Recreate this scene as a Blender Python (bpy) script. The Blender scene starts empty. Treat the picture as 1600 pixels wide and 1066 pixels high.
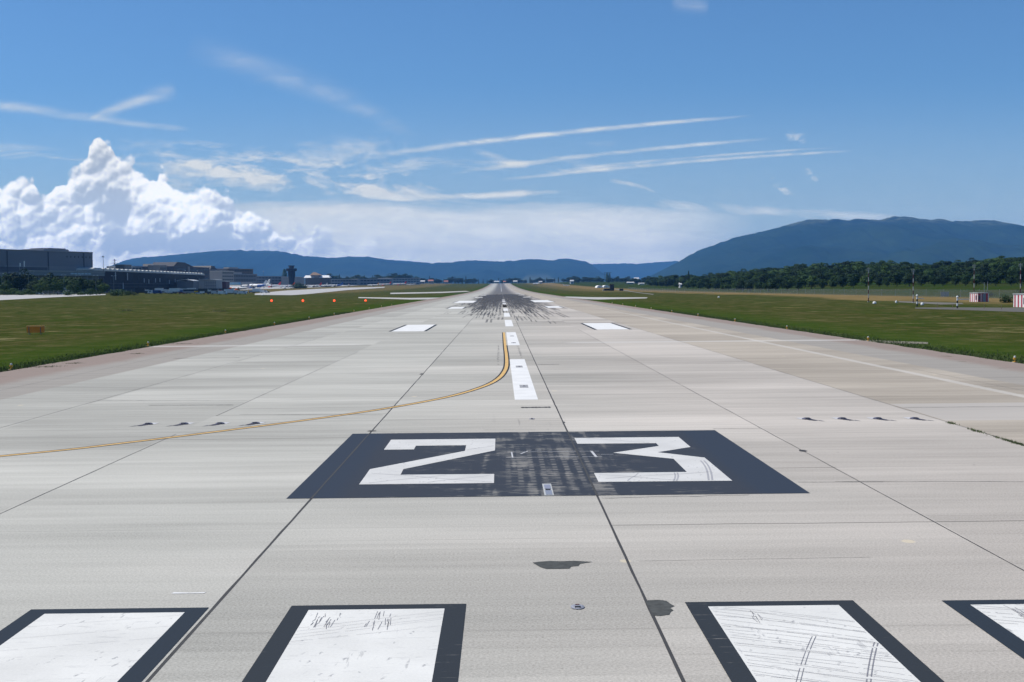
import bpy, math, random
import numpy as np
from mathutils import Matrix, Vector, noise as mnoise

random.seed(7); rng = np.random.default_rng(7)
S = bpy.context.scene
COL = S.collection
R_ = math.radians

# ------------------------------------------------------------------ camera
CAMH = 4.7
cd = bpy.data.cameras.new('camera'); cam = bpy.data.objects.new('camera', cd); COL.objects.link(cam)
M3 = ((0.99991915, -0.00936143, 0.00860609), (-0.00899171, -0.04196131, 0.99907877), (-0.00899168, -0.99907538, -0.04204209))
cam.matrix_world = Matrix(((M3[0][0], -M3[0][1], -M3[0][2], 0.0), (M3[1][0], -M3[1][1], -M3[1][2], 0.0),
                           (M3[2][0], -M3[2][1], -M3[2][2], CAMH), (0, 0, 0, 1)))
cd.lens = 45; cd.sensor_width = 36; cd.sensor_fit = 'HORIZONTAL'; cd.clip_start = 0.1; cd.clip_end = 300000
S.camera = cam
# ------------------------------------------------------------------ sun, exposure
SUN_AZ, SUN_EL = -76.0, 55.0
sd = bpy.data.lights.new('sun', 'SUN'); sd.energy = 5.0; sd.angle = R_(0.53); sd.color = (1.0, 0.95, 0.87)
sun = bpy.data.objects.new('sun', sd); COL.objects.link(sun)
sv = Vector((math.sin(R_(SUN_AZ)) * math.cos(R_(SUN_EL)), math.cos(R_(SUN_AZ)) * math.cos(R_(SUN_EL)), math.sin(R_(SUN_EL))))
sun.rotation_euler = (-sv).to_track_quat('-Z', 'Y').to_euler()
S.view_settings.view_transform = 'Standard'; S.view_settings.look = 'None'
S.cycles.max_bounces = 5; S.cycles.diffuse_bounces = 2; S.cycles.glossy_bounces = 2; S.cycles.volume_bounces = 0; S.cycles.transparent_max_bounces = 24
S.view_settings.exposure = 0.0; S.view_settings.gamma = 1.0; S.view_settings.use_curve_mapping = False

# ------------------------------------------------------------------ node expression helper
class NT:
    def __init__(s, tree): s.t = tree; s.n = tree.nodes; s.l = tree.links
    def node(s, kind, **kw):
        n = s.n.new(kind)
        for k, v in kw.items(): setattr(n, k, v)
        return n
    def setin(s, sock, v):
        if isinstance(v, X): s.l.new(v.s, sock)
        elif hasattr(v, 'is_output'): s.l.new(v, sock)
        else: sock.default_value = v
    def m(s, op, *a, clamp=False):
        n = s.node('ShaderNodeMath', operation=op, use_clamp=clamp)
        for i, v in enumerate(a): s.setin(n.inputs[i], v)
        return X(s, n.outputs[0])
    def vec(s, x, y, z=0.0):
        n = s.node('ShaderNodeCombineXYZ')
        for i, v in enumerate((x, y, z)): s.setin(n.inputs[i], v)
        return X(s, n.outputs[0])
    def sep(s, v):
        n = s.node('ShaderNodeSeparateXYZ'); s.setin(n.inputs[0], v)
        return [X(s, o) for o in n.outputs]
    def noise(s, v, scale=1.0, detail=3.0, rough=0.5, dist=0.0):
        n = s.node('ShaderNodeTexNoise'); s.setin(n.inputs['Vector'], v)
        n.inputs['Scale'].default_value = scale; n.inputs['Detail'].default_value = detail
        n.inputs['Roughness'].default_value = rough; n.inputs['Distortion'].default_value = dist
        return X(s, n.outputs[0])
    def white(s, v):
        n = s.node('ShaderNodeTexWhiteNoise', noise_dimensions='3D'); s.setin(n.inputs['Vector'], v)
        return X(s, n.outputs['Value'])
    def vor(s, v, scale=1.0, out='Distance'):
        n = s.node('ShaderNodeTexVoronoi'); s.setin(n.inputs['Vector'], v); n.inputs['Scale'].default_value = scale
        return X(s, n.outputs[out])
    def ss(s, x, a, b, lo=0.0, hi=1.0):
        n = s.node('ShaderNodeMapRange', interpolation_type='SMOOTHSTEP')
        for i, v in enumerate((x, a, b, lo, hi)): s.setin(n.inputs[i], v)
        return X(s, n.outputs[0])
    def mix(s, f, a, b, blend='MIX'):
        n = s.node('ShaderNodeMix', data_type='RGBA', blend_type=blend)
        s.setin(n.inputs[0], f)
        for i, v in ((6, a), (7, b)):
            if isinstance(v, (tuple, list)) and len(v) == 3: v = (*v, 1)
            s.setin(n.inputs[i], v)
        return X(s, n.outputs[2])
    def scale(s, c, f):
        n = s.node('ShaderNodeVectorMath', operation='SCALE')
        if isinstance(c, (tuple, list)): c = tuple(c[:3])
        s.setin(n.inputs[0], c); s.setin(n.inputs[3], f)
        return X(s, n.outputs[0])
class X:
    def __init__(s, nt, sock): s.nt = nt; s.s = sock
    def __add__(s, o): return s.nt.m('ADD', s, o)
    __radd__ = __add__
    def __mul__(s, o): return s.nt.m('MULTIPLY', s, o)
    __rmul__ = __mul__
    def __sub__(s, o): return s.nt.m('SUBTRACT', s, o)
    def __rsub__(s, o): return s.nt.m('SUBTRACT', o, s)
    def __truediv__(s, o): return s.nt.m('DIVIDE', s, o)
    def abs(s): return s.nt.m('ABSOLUTE', s)
    def floor(s): return s.nt.m('FLOOR', s)
    def fract(s): return s.nt.m('FRACT', s)

# ------------------------------------------------------------------ world: physical sky, high cirrus and contrails
W = bpy.data.worlds.new('World'); S.world = W; W.use_nodes = True
w = NT(W.node_tree); w.n.clear()
sky = w.node('ShaderNodeTexSky', sky_type='NISHITA', sun_disc=False, sun_elevation=R_(SUN_EL), sun_rotation=R_(SUN_AZ % 360),
             altitude=430.0, air_density=1.0, dust_density=0.35, ozone_density=2.2)
tc = w.node('ShaderNodeTexCoord')
dx, dy, dz = w.sep(tc.outputs['Generated'])
ys = w.m('MAXIMUM', dy, 0.08)
U = 2000.0 * (dx / ys); V = 2000.0 * (dz / ys)      # 2000 * tangent of the bearing and of the elevation (world directions)
front = w.ss(dy, 0.1, 0.5)
wob = (w.noise(w.vec(U * 0.004, V * 0.004, 3.0), 1.0, 4.0, 0.6) - 0.5)
Uw = U; Vw = V + wob * 14.0
n_fine = w.noise(w.vec(U * 0.012, V * 0.05, 0.0), 1.0, 6.0, 0.62, 0.6)
n_mid = w.noise(w.vec(U * 0.005 + V * 0.006, V * 0.022, 7.0), 1.0, 6.0, 0.6, 1.2)
n_puff = w.noise(w.vec(U * 0.03, V * 0.075, 4.0), 1.0, 5.0, 0.6, 0.8)
def px(x): return x - 782.0
def py(x, y): return 449.0 - y - 0.009 * (x - 782.0)
def streak(x0, y0, x1, y1, wid, a, bend=0.0, wv=0.6, nz=None, taper=0.6, soft=4):
    """bright band along a segment in bearing / elevation; bend = sagitta in the same units"""
    ax, ay, bx, by = px(x0), py(x0, y0), px(x1), py(x1, y1)
    cx, cy = (ax + bx) / 2, (ay + by) / 2; L = math.hypot(bx - ax, by - ay) / 2
    c, s_ = (bx - ax) / (2 * L), (by - ay) / (2 * L)
    du = Uw - cx; dv = (V if wv < 0.3 else Vw) - cy
    t = (du * (c / L)) + (dv * (s_ / L))
    q = (dv * c) - (du * s_)
    t2 = t * t
    q = q - (1.0 - t2) * bend
    ww = wid * (1.0 + taper * 0.0)
    wloc = (t * (-taper * 0.5) + (1.0 - taper * 0.5)) * ww
    qq = q / w.m('MAXIMUM', wloc, 0.3)
    g = w.m('EXPONENT', qq * qq * -1.0)
    e = w.m('SUBTRACT', 1.0, t2 * t2, clamp=True)
    r = g * e * a
    if nz is not None: r = r * nz
    return r
nf = w.ss(n_fine, 0.3, 0.72, 0.45, 1.55); nm = w.ss(n_mid, 0.34, 0.66, 0.1, 1.6); npf = w.ss(n_puff, 0.4, 0.62, 0.15, 1.3)
parts = [
    streak(560, 249, 1190, 182, 4.8, 0.56, 6, 0.1, nf, 0.5),
    streak(690, 275, 1230, 216, 4.3, 0.52, 5, 0.1, nf, 0.4),
    streak(770, 284, 1350, 236, 3.3, 0.60, 5, 0.1, nf, 0.3),
    streak(850, 271, 1320, 231, 2.7, 0.48, 4, 0.1, nf, 0.3),
    streak(-160, 142, 310, 206, 9, 0.36, -3, 0.6, nf, 0.5),
    streak(150, 190, 285, 143, 6, 0.36, 3, 0.6, nf, -0.6),
    streak(300, 76, 660, 218, 15, 0.16, 12, 0.6, nf, 0.0),
    streak(730, 232, 830, 266, 6, 0.30, 0, 0.6, nf, 0.0),
    streak(610, 312, 900, 300, 4.5, 0.60, 0, 0.6, nf, 0.2),
    streak(240, 250, 700, 296, 30, 0.52, 0, 0.6, nm * w.ss(n_puff, 0.34, 0.62, 0.25, 1.25), 0.2),
    streak(520, 296, 860, 318, 16, 0.5, 0, 0.6, nm, 0.2),
    streak(950, 280, 1030, 302, 5, 0.40, 3, 0.6, nf, 0.4),
    streak(870, 327, 1040, 340, 5, 0.60, 0, 0.6, npf, 0.2),
    streak(1010, 318, 1240, 336, 13, 0.55, 0, 0.6, nm, 0.2),
    streak(1220, 332, 1420, 342, 12, 0.38, 0, 0.6, nm, 0.3),
    streak(1204, 276, 1250, 314, 8, 0.50, -5, 0.6, npf, 0.3),
    streak(1258, 262, 1282, 286, 7, 0.34, -3, 0.6, npf, 0.3),
    streak(1226, 212, 1262, 220, 8, 0.34, 0, 0.6, npf, 0.0),
    streak(812, 368, 866, 370, 6, 0.70, 0, 0.6, npf, 0.0),
    streak(520, 232, 600, 236, 8, 0.25, 0, 0.6, nf, 0.0),
    streak(-60, 230, 120, 250, 14, 0.22, 0, 0.6, nm, 0.0),
    streak(1050, 10, 1110, 16, 9, 0.14, 0, 0.6, nf, 0.0),
]
mask = parts[0]
for p_ in parts[1:]: mask = mask + p_
# milky veil standing low above the hills, thinning out to the right
lim = 128.0 + (U * -0.035) + (w.noise(w.vec(U * 0.0035, V * 0.02, 9.0), 1.0, 5.0, 0.6) - 0.5) * 46.0
veil = w.ss(V, lim + 10.0, lim - 16.0) * w.ss(U, 520.0, 190.0) * w.ss(n_mid, 0.2, 0.7, 0.72, 0.95)
veil = veil * w.ss(U, -720.0, -250.0, 0.55, 1.0)
low = w.m('MAXIMUM', w.ss(V, 118.0, 0.0) * 0.50, w.ss(V, 330.0, 20.0) * 0.30)
thin = w.ss(V, 120.0, 175.0) * w.ss(V, 265.0, 190.0) * w.ss(U, 330.0, 50.0) * w.ss(n_mid, 0.40, 0.68, 0.0, 0.42)
mask = mask + thin * w.ss(n_fine, 0.35, 0.65, 0.4, 1.2)
mask = w.m('MAXIMUM', mask, veil)
mask = w.m('MAXIMUM', mask, low) * front
mask = w.m('MINIMUM', mask, 0.93)
cloudc = w.scale(w.mix(w.ss(n_puff, 0.35, 0.7), (7.1, 7.1, 6.6), (8.0, 7.9, 7.3)), w.ss(V, 170.0, 0.0, 1.15, 2.0))
tinted = w.mix(1.0, sky.outputs[0], (0.49, 0.745, 0.99), 'MULTIPLY')
skyc = w.mix(mask, tinted, cloudc)
skyc = w.mix(w.ss(dz, 0.0, -0.02), skyc, (2.4, 2.5, 2.3))      # bright fill added below the horizon, standing in for sunlit land
# cumulus banks: billowing heaps whose crest line follows a bearing / height curve
CREST = [(-400, 300), (-250, 262), (-150, 286), (-60, 268), (0, 276), (28, 272), (58, 278), (76, 296), (92, 278), (112, 264), (132, 254), (144, 246), (148, 228), (154, 218), (176, 218), (184, 230), (194, 238), (208, 238), (220, 248), (232, 258), (255, 262), (282, 274),
         (302, 288), (330, 292), (352, 297), (376, 314), (396, 326), (416, 332), (432, 345), (446, 353), (470, 352), (486, 362), (500, 350), (520, 356), (532, 376), (548, 384), (560, 372), (578, 368), (592, 388), (606, 398), (618, 384), (640, 372), (656, 380), (668, 398), (690, 425), (760, 449)]
U0, U1 = -400.0, 760.0
fc = w.node('ShaderNodeFloatCurve'); cv = fc.mapping.curves[0]
for i, (x_, y_) in enumerate(CREST):
    q = ((x_ - U0) / (U1 - U0), py(x_, y_) / 260.0)
    if i == 0: cv.points[0].location = q
    elif i == len(CREST) - 1: cv.points[1].location = q
    else: cv.points.new(*q)
fc.mapping.use_clip = False; fc.mapping.update()
def rounded(n): return 1.0 - n * n * 1.7
def heap(ou, ov):
    u, v = U + ou, V + ov
    wu = w.noise(w.vec(u * 0.022, v * 0.022, 0.0), 1.0, 4.0, 0.6); wv = w.noise(w.vec(u * 0.022, v * 0.022, 30.0), 1.0, 4.0, 0.6)
    u2 = u + (wu - 0.5) * 13.0; v2 = v + (wv - 0.5) * 13.0
    def cell(sc, sl):
        n = w.node('ShaderNodeTexVoronoi', feature='SMOOTH_F1'); w.setin(n.inputs['Vector'], w.vec(u2, v2, sl * 9.0)); n.inputs['Scale'].default_value = 1.0 / sc
        n.inputs['Smoothness'].default_value = 0.3; return rounded(X(w, n.outputs['Distance']))
    a, b, c, d = cell(42.0, 1.0), cell(19.0, 2.0), cell(8.5, 3.0), cell(4.2, 4.0)
    return a * 18.0 + b * 9.5 + c * 3.6 + d * 1.6, wu, wv, a * 20.0 + b * 7.0 + c * 2.2 + d * 0.7
h0, wu, wv, s0 = heap(0.0, 0.0)
_, _, _, s1 = heap(-3.4, 5.2)
w.setin(fc.inputs['Value'], (U + (wu - 0.5) * 16.0 - px(U0)) / (U1 - U0))
crest = X(w, fc.outputs[0]) * 260.0
dens = w.m('MINIMUM', crest - V + (h0 - 22.0) * 1.0, crest - V + 9.0)
soft = w.ss(wu, 0.35, 0.65, 4.0, 13.0) + w.ss(U, px(380), px(560), 0.0, 12.0)
alpha = w.ss(dens, 0.0, soft)
alpha = alpha * w.ss(U, px(430), px(600), 1.0, 0.72)
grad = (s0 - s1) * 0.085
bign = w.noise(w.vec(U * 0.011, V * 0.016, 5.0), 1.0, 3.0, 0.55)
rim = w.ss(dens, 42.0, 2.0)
lit = 0.46 + grad + rim * 0.26 + (bign - 0.5) * 1.5  # sunlit and shaded sides of the heaps, painted into the sky colour
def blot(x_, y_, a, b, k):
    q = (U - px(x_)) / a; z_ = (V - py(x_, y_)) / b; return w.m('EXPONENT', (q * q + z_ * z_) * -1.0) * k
lit = lit - blot(315, 380, 125, 13, 1.1) + blot(90, 395, 90, 10, 0.35) + blot(330, 402, 110, 7, 0.5) - blot(175, 322, 45, 26, 0.50) - blot(60, 318, 26, 24, 0.30) + blot(235, 285, 60, 22, 0.22) + blot(120, 350, 40, 22, 0.25) - blot(30, 385, 90, 14, 0.25)  # painted shade under the heaps and painted brighter patches
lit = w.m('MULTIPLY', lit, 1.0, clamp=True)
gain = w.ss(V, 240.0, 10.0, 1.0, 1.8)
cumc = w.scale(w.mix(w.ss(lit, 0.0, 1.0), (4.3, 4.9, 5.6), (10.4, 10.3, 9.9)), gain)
alpha = alpha * front * w.ss(V, -4.0, 2.0) * w.ss(U, px(720), px(700))
lowmix = w.ss(V, 80.0, 22.0) * 0.6 + w.ss(U, px(400), px(600)) * 0.3
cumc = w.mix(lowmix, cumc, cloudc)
bg = w.node('ShaderNodeBackground'); w.setin(bg.inputs[0], skyc); bg.inputs[1].default_value = 0.11
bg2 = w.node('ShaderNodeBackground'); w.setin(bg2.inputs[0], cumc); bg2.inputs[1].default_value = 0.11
def mixsh(f, a, b):
    n = w.node('ShaderNodeMixShader'); w.setin(n.inputs[0], f); w.l.new(a, n.inputs[1]); w.l.new(b, n.inputs[2]); return n.outputs[0]
bg0 = w.node('ShaderNodeBackground'); w.setin(bg0.inputs[0], w.mix(w.ss(dz, 0.0, -0.02), tinted, (2.4, 2.5, 2.3))); bg0.inputs[1].default_value = 0.11  # same added fill colour below the horizon
near_heap = w.m('MULTIPLY', w.m('LESS_THAN', V, 270.0), w.m('LESS_THAN', U, px(720)))       # only evaluate the heaps where they can be
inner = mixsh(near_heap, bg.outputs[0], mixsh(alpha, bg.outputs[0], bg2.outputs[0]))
band = w.m('MULTIPLY', w.m('GREATER_THAN', dy, 0.1), w.m('MULTIPLY', w.m('GREATER_THAN', V, -30.0), w.m('LESS_THAN', V, 560.0)))
wo = w.node('ShaderNodeOutputWorld'); w.l.new(mixsh(band, bg0.outputs[0], inner), wo.inputs[0])
W.cycles.sampling_method = 'MANUAL'; W.cycles.sample_map_resolution = 256

# ------------------------------------------------------------------ terrain height
def sm(t): t = min(1.0, max(0.0, t)); return t * t * (3 - 2 * t)
FR = [(1000, 1900), (1040, 1500), (1100, 1100), (1150, 880), (1200, 800), (1300, 760), (1400, 720), (1500, 680), (1600, 640), (1700, 560), (2000, 480)]
AMP = [(1000, 1), (1050, 3), (1200, 7), (1350, 10), (1540, 12), (1600, 14), (2000, 15)]
def interp(tb, x):
    if x <= tb[0][0]: return tb[0][1]
    for (a, b), (c, d) in zip(tb, tb[1:]):
        if x <= c: return b + (d - b) * (x - a) / (c - a)
    return tb[-1][1]
def H(x, y):
    a = 0.0
    if y > 1000: a = 16.4 * ((min(y, 3900.0) - 1000) / 2900.0) ** 1.6
    if x < -70: a += 2.9 * sm((-x - 70) / 200.0)
    if x > 148:
        a += 3.0 * sm((x - 148) / 75.0) * sm((y - 250) / 250.0)
        if y > 50:
            p = 782 + 2000 * x / y
            if p > 1000:
                d = y - interp(FR, min(p, 2000))
                a += interp(AMP, min(p, 2000)) * sm(d / 330.0) * sm((p - 1000) / 120.0) * (1 - sm((y - 3500) / 3000))
    return a
def ray(u, v):
    c = Vector((u - 800, v - 533, 2000.0))
    return Vector([sum(M3[i][j] * c[j] for j in range(3)) for i in range(3)])
def hit(u, v):
    d = ray(u, v); d = d / d.y
    y0 = 10.0; y = 10.0
    while y < 9000:
        if CAMH + d.z * y < H(d.x * y, y):
            lo, hi = y0, y
            for _ in range(30):
                m = (lo + hi) / 2
                if CAMH + d.z * m < H(d.x * m, m): hi = m
                else: lo = m
            return d.x * hi, hi
        y0 = y; y += max(2.0, y * 0.01)
    return d.x * 4000, 4000
def at(u, Z, v=None):
    """point at forward distance Z on the bearing of u: returns x, y, ground z (or the z seen at height v)"""
    vv = 449 - 0.009 * (u - 782) if v is None else v
    d = ray(u, vv); d = d / d.y
    return d.x * Z, Z, (H(d.x * Z, Z) if v is None else CAMH + d.z * Z)
def zat(u, v, Z):
    d = ray(u, v); return CAMH + d.z / d.y * Z

# ------------------------------------------------------------------ mesh builder
class MB:
    def __init__(s): s.v = []; s.f = []; s.mi = []; s.cur = 0
    def face(s, pts):
        b = len(s.v); s.v += [tuple(p) for p in pts]; s.f.append(tuple(range(b, b + len(pts)))); s.mi.append(s.cur); return s
    def box(s, x0, x1, y0, y1, z0, z1, m=None):
        b = len(s.v); P = [(x, y, z) for z in (z0, z1) for y in (y0, y1) for x in (x0, x1)]
        if m is not None: P = [tuple(m @ Vector(p)) for p in P]
        s.v += P
        for q in ((0, 2, 3, 1), (4, 5, 7, 6), (0, 1, 5, 4), (2, 6, 7, 3), (0, 4, 6, 2), (1, 3, 7, 5)):
            s.f.append(tuple(b + i for i in q)); s.mi.append(s.cur)
        return s
    def rings(s, rings, cap=True, close=True):
        b = len(s.v); n = len(rings[0])
        for r in rings: s.v += [tuple(p) for p in r]
        for i in range(len(rings) - 1):
            for j in range(n if close else n - 1):
                k = (j + 1) % n
                s.f.append((b + i * n + j, b + i * n + k, b + (i + 1) * n + k, b + (i + 1) * n + j)); s.mi.append(s.cur)
        if cap:
            s.f.append(tuple(b + j for j in reversed(range(n)))); s.mi.append(s.cur)
            s.f.append(tuple(b + (len(rings) - 1) * n + j for j in range(n))); s.mi.append(s.cur)
        return s
    def tube(s, p0, p1, r0, r1=None, n=10):
        r1 = r0 if r1 is None else r1
        p0, p1 = Vector(p0), Vector(p1); d = (p1 - p0).normalized()
        a = d.orthogonal().normalized(); c = d.cross(a)
        return s.rings([[p + (a * math.cos(6.28318 * k / n) + c * math.sin(6.28318 * k / n)) * r for k in range(n)] for p, r in ((p0, r0), (p1, r1))])
    def lathe(s, prof, c=(0, 0, 0), n=12, axis='z'):
        rr = []
        for r, z in prof:
            ring = []
            for k in range(n):
                a = 6.28318 * k / n; q = (r * math.cos(a), r * math.sin(a), z)
                if axis == 'x': q = (z, r * math.cos(a), r * math.sin(a))
                ring.append((c[0] + q[0], c[1] + q[1], c[2] + q[2]))
            rr.append(ring)
        return s.rings(rr)
    def prism(s, poly, z0, z1, fn=None):
        fn = fn or (lambda a, b, z: (a, b, z))
        return s.rings([[fn(a, b, z) for a, b in poly] for z in (z0, z1)])
    def build(s, name, mats, parent=None, loc=None, smooth=False):
        me = bpy.data.meshes.new(name); me.from_pydata(s.v, [], s.f)
        if not isinstance(mats, (list, tuple)): mats = [mats]
        for m in mats: me.materials.append(m)
        if len(mats) > 1: me.polygons.foreach_set('material_index', s.mi)
        if smooth: me.polygons.foreach_set('use_smooth', [True] * len(me.polygons))
        me.update()
        o = bpy.data.objects.new(name, me); COL.objects.link(o)
        if parent is not None: o.parent = parent
        if loc: o.location = loc
        return o
def tag(o, label=None, cat=None, group=None, kind=None):
    if label: o['label'] = label
    if cat: o['category'] = cat
    if group: o['group'] = group
    if kind: o['kind'] = kind
    return o
def thing(name, loc, label, cat, rz=0.0, group=None):
    o = bpy.data.objects.new(name, None); COL.objects.link(o); o.location = loc; o.rotation_euler = (0, 0, rz)
    o.empty_display_size = 0.5
    return tag(o, label, cat, group)
ORD = ['nearest', 'second', 'third', 'fourth', 'fifth', 'sixth', 'seventh', 'eighth', 'ninth', 'tenth', 'eleventh', 'twelfth', 'thirteenth', 'fourteenth', 'fifteenth', 'sixteenth', 'seventeenth', 'eighteenth', 'nineteenth', 'twentieth']

# ------------------------------------------------------------------ materials
def bsdf(name, rough=0.7, spec=0.4):
    m = bpy.data.materials.new(name); m.use_nodes = True; t = NT(m.node_tree)
    p = t.n['Principled BSDF']; p.inputs['Roughness'].default_value = rough; p.inputs['Specular IOR Level'].default_value = spec
    return m, t, p
MATS = {}
def mat(c, rough=0.6, spec=0.4, amp=0.12, sc=1.5, metal=0.0, emit=None):
    key = (c, rough, amp, sc, metal, emit)
    if key in MATS: return MATS[key]
    m, t, p = bsdf('painted_%d' % len(MATS), rough, spec)
    tcn = t.node('ShaderNodeTexCoord')
    n = t.noise(tcn.outputs['Object'], sc, 4.0, 0.6)
    col = t.mix(1.0, (*c, 1), t.mix(n, (1 - amp,) * 3, (1 + amp,) * 3), 'MULTIPLY')
    t.setin(p.inputs['Base Color'], col); p.inputs['Metallic'].default_value = metal
    if emit: p.inputs['Emission Color'].default_value = (*emit[:3], 1); p.inputs['Emission Strength'].default_value = emit[3]
    MATS[key] = m; return m
WHITE = mat((0.74, 0.74, 0.73)); GREY = mat((0.28, 0.29, 0.30)); DGREY = mat((0.07, 0.075, 0.085)); BLACK = mat((0.02, 0.02, 0.022))
STEEL = mat((0.35, 0.36, 0.37), 0.4); RED = mat((0.42, 0.03, 0.03)); ORANGE = mat((0.85, 0.22, 0.02)); YEL = mat((0.7, 0.4, 0.03))
GLASS = mat((0.02, 0.028, 0.042), 0.3, 0.3, 0.05); BRED = mat((0.75, 0.03, 0.02)); BLUE = mat((0.02, 0.09, 0.35)); BROWN = mat((0.22, 0.14, 0.09))
PALE = mat((0.5, 0.5, 0.48)); MGREY = mat((0.16, 0.17, 0.19)); TIRE = mat((0.018, 0.018, 0.018), 0.9)

def coords(t):
    g = t.node('ShaderNodeNewGeometry'); return t.sep(g.outputs['Position']), g.outputs['Position']
CX = 1.03
def concrete_col(t, x, y, full=True):
    P = t.vec(x, y, 0.0)
    st = t.noise(t.vec(x * 0.10, y * 1.7, 1.0), 1.0, 5.0, 0.65)
    st2 = t.noise(t.vec(x * 0.28, y * 6.5, 4.0), 1.0, 3.0, 0.6)
    big = t.noise(t.vec(x * 0.05, y * 0.10, 2.0), 1.0, 4.0, 0.6)
    fine = t.noise(P, 26.0, 4.0, 0.8)
    cell = t.white(t.vec(((x + 4.27) / 6.4).floor(), (y / 7.6).floor(), 3.0))
    cell2 = t.white(t.vec(((x + 4.27) / 6.4).floor(), ((y + 2.0) / 2.3).floor(), 8.0))
    k = 0.405 + (st - 0.5) * t.ss(y, 16.0, 45.0, 0.15, 0.25) + (st2 - 0.5) * t.ss(y, 15.0, 70.0, 0.03, 0.13) + (big - 0.5) * 0.26 + (cell - 0.5) * 0.085 + (cell2 - 0.5) * 0.05
    if full:
        k = k + (fine - 0.5) * 0.62 * t.ss(y, 90.0, 14.0, 0.5, 1.0)
        chip = t.noise(t.vec(x * 9.0, y * 7.0, 4.0), 1.0, 4.0, 0.8)
        k = k - t.ss(chip, 0.62, 0.70) * 0.10
    warm = t.ss(x + (big - 0.5) * 14.0, -8.0, 12.0)
    c = t.mix(warm, (0.972, 0.952, 0.855, 1), (1.03, 0.948, 0.845, 1))
    return t.scale(c, k), dict(st=st, st2=st2, big=big, fine=fine)

def make_concrete():
    m, t, p = bsdf('runway_concrete', 0.95, 0.05)
    (x, y, z), P = coords(t)
    col, d = concrete_col(t, x, y)
    # shoulders
    ax = (x - CX).abs()
    edge = ax + (t.noise(t.vec(x * .3, y * .12, 0.), 1., 4., .6) - 0.5) * 2.2
    tan = t.ss(x, 15.02, 15.12)
    col = t.mix(tan * 0.85, col, t.scale(col, 0.83))
    col = t.mix(tan * 0.8, col, t.mix(1.0, col, (1.02, 0.98, 0.9, 1), 'MULTIPLY'))
    lft = t.ss(x, -17.2, -17.3)
    col = t.mix(lft * 0.6, col, t.scale(col, 0.90))
    band = t.ss(ax, 22.6, 22.9) * t.ss(d['big'], 0.1, 0.5, 0.75, 1.0)
    col = t.mix(band, col, t.scale((0.30, 0.28, 0.25), d['st'] * 0.5 + 0.75))
    pink = t.ss(edge, 25.6, 27.2)
    col = t.mix(pink * 0.8, col, t.scale((0.265, 0.205, 0.175), d['fine'] * 0.5 + 0.7))
    dirt = t.ss(t.noise(t.vec(x * 0.55, y * 0.35, 6.0), 1.0, 6.0, 0.72), 0.60, 0.68) * t.ss(edge, 24.8, 27.0)
    col = t.mix(dirt * 0.7, col, (0.10, 0.085, 0.05, 1))
    # light worn line on the right shoulder and pale transverse repair band
    ln = t.ss((x - 21.5 - (d['st'] - 0.5) * 0.3).abs(), 0.32, 0.16) * t.ss(y, 20.0, 40.0) * t.ss(y, 400., 100.)
    col = t.mix(ln * 0.55, col, (0.52, 0.50, 0.46, 1))
    rep = t.ss((y - 107.0).abs(), 1.4, 0.9) * t.ss((x + 3.0).abs(), 8.0, 9.5)
    col = t.mix(rep * 0.5, col, (0.55, 0.535, 0.50, 1))
    bd2 = t.ss((y - 46.5).abs(), 3.2, 3.1) * t.ss(x, 15.1, 15.2)
    col = t.mix(bd2 * 0.6, col, (0.43, 0.41, 0.385, 1))
    # transverse joints
    fy = ((y + 1.7) / 7.6); c1 = t.white(t.vec(fy.floor(), ((x + 4.27) / 6.4).floor(), 5.0))
    jit = (t.noise(t.vec(x * 0.7, y * 0.1, 5.), 1., 3., .6) - 0.5) * 0.012
    dj = ((fy + jit).fract() - 0.5).abs() * 7.6
    jl = t.ss(dj, 0.055, 0.02) * t.ss(c1, 0.25, 0.75, 0.15, 0.75) * t.ss(y, 400., 60., 0.25, 1.0)
    col = t.mix(jl, col, (0.11, 0.105, 0.095, 1))
    # dark hairline saw cuts across single slabs
    fy2 = ((y + 0.4) / 2.53); c2 = t.white(t.vec(fy2.floor(), ((x + 4.27) / 6.4).floor(), 9.0))
    dj2 = ((fy2 + jit * 3.0).fract() - 0.5).abs() * 2.53
    col = t.mix(t.ss(dj2, 0.03, 0.012) * t.ss(c2, 0.82, 0.86) * 0.35 * t.ss(d['st2'], 0.4, 0.6), col, (0.12, 0.115, 0.10, 1))
    # small beige filler dots and dark chips
    vd = t.vor(t.vec(x, y * 0.75, 0.), 0.36); vc = t.vor(t.vec(x, y * 0.75, 0.), 0.36, 'Color')
    vr = t.sep(vc)[0]
    col = t.mix(t.ss(vd, 0.052, 0.04) * t.ss(vr, 0.62, 0.64) * 0.6, col, (0.60, 0.52, 0.37, 1))
    vd3 = t.vor(t.vec(x, y, 3.), 1.1); vr3 = t.sep(t.vor(t.vec(x, y, 3.), 1.1, 'Color'))[1]
    col = t.mix(t.ss(vd3, 0.045, 0.025) * t.ss(vr3, 0.88, 0.9) * 0.8, col, (0.10, 0.10, 0.10, 1))
    # rubber deposits of landing aircraft
    xx = (x - CX)
    env = t.ss(y, 150.0, 460.0, 0.0, 1.0)
    halfw = t.ss(y, 150., 330., 5.0, 11.5)
    side = t.ss(xx.abs(), halfw + 3.5, halfw * 0.45)
    cen = t.ss(xx.abs(), 0.3, 1.6, 0.6, 1.0)
    n1 = t.noise(t.vec(x * 1.7, y * 0.030, 11.0), 1.0, 4.0, 0.65)
    n2 = t.noise(t.vec(x * 2.3, y * 0.055, 17.0), 1.0, 2.0, 0.5)
    thr = 0.86 - env * side * 0.60
    r1 = t.ss(n1, thr - 0.03, thr + 0.05); thr2 = 0.80 - env * side * 0.42
    r2 = t.ss(n2, thr2 - 0.02, thr2 + 0.03)
    rub = t.m('MAXIMUM', r1, r2 * 0.8) * side * cen * t.ss(y, 140., 200.)
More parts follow.
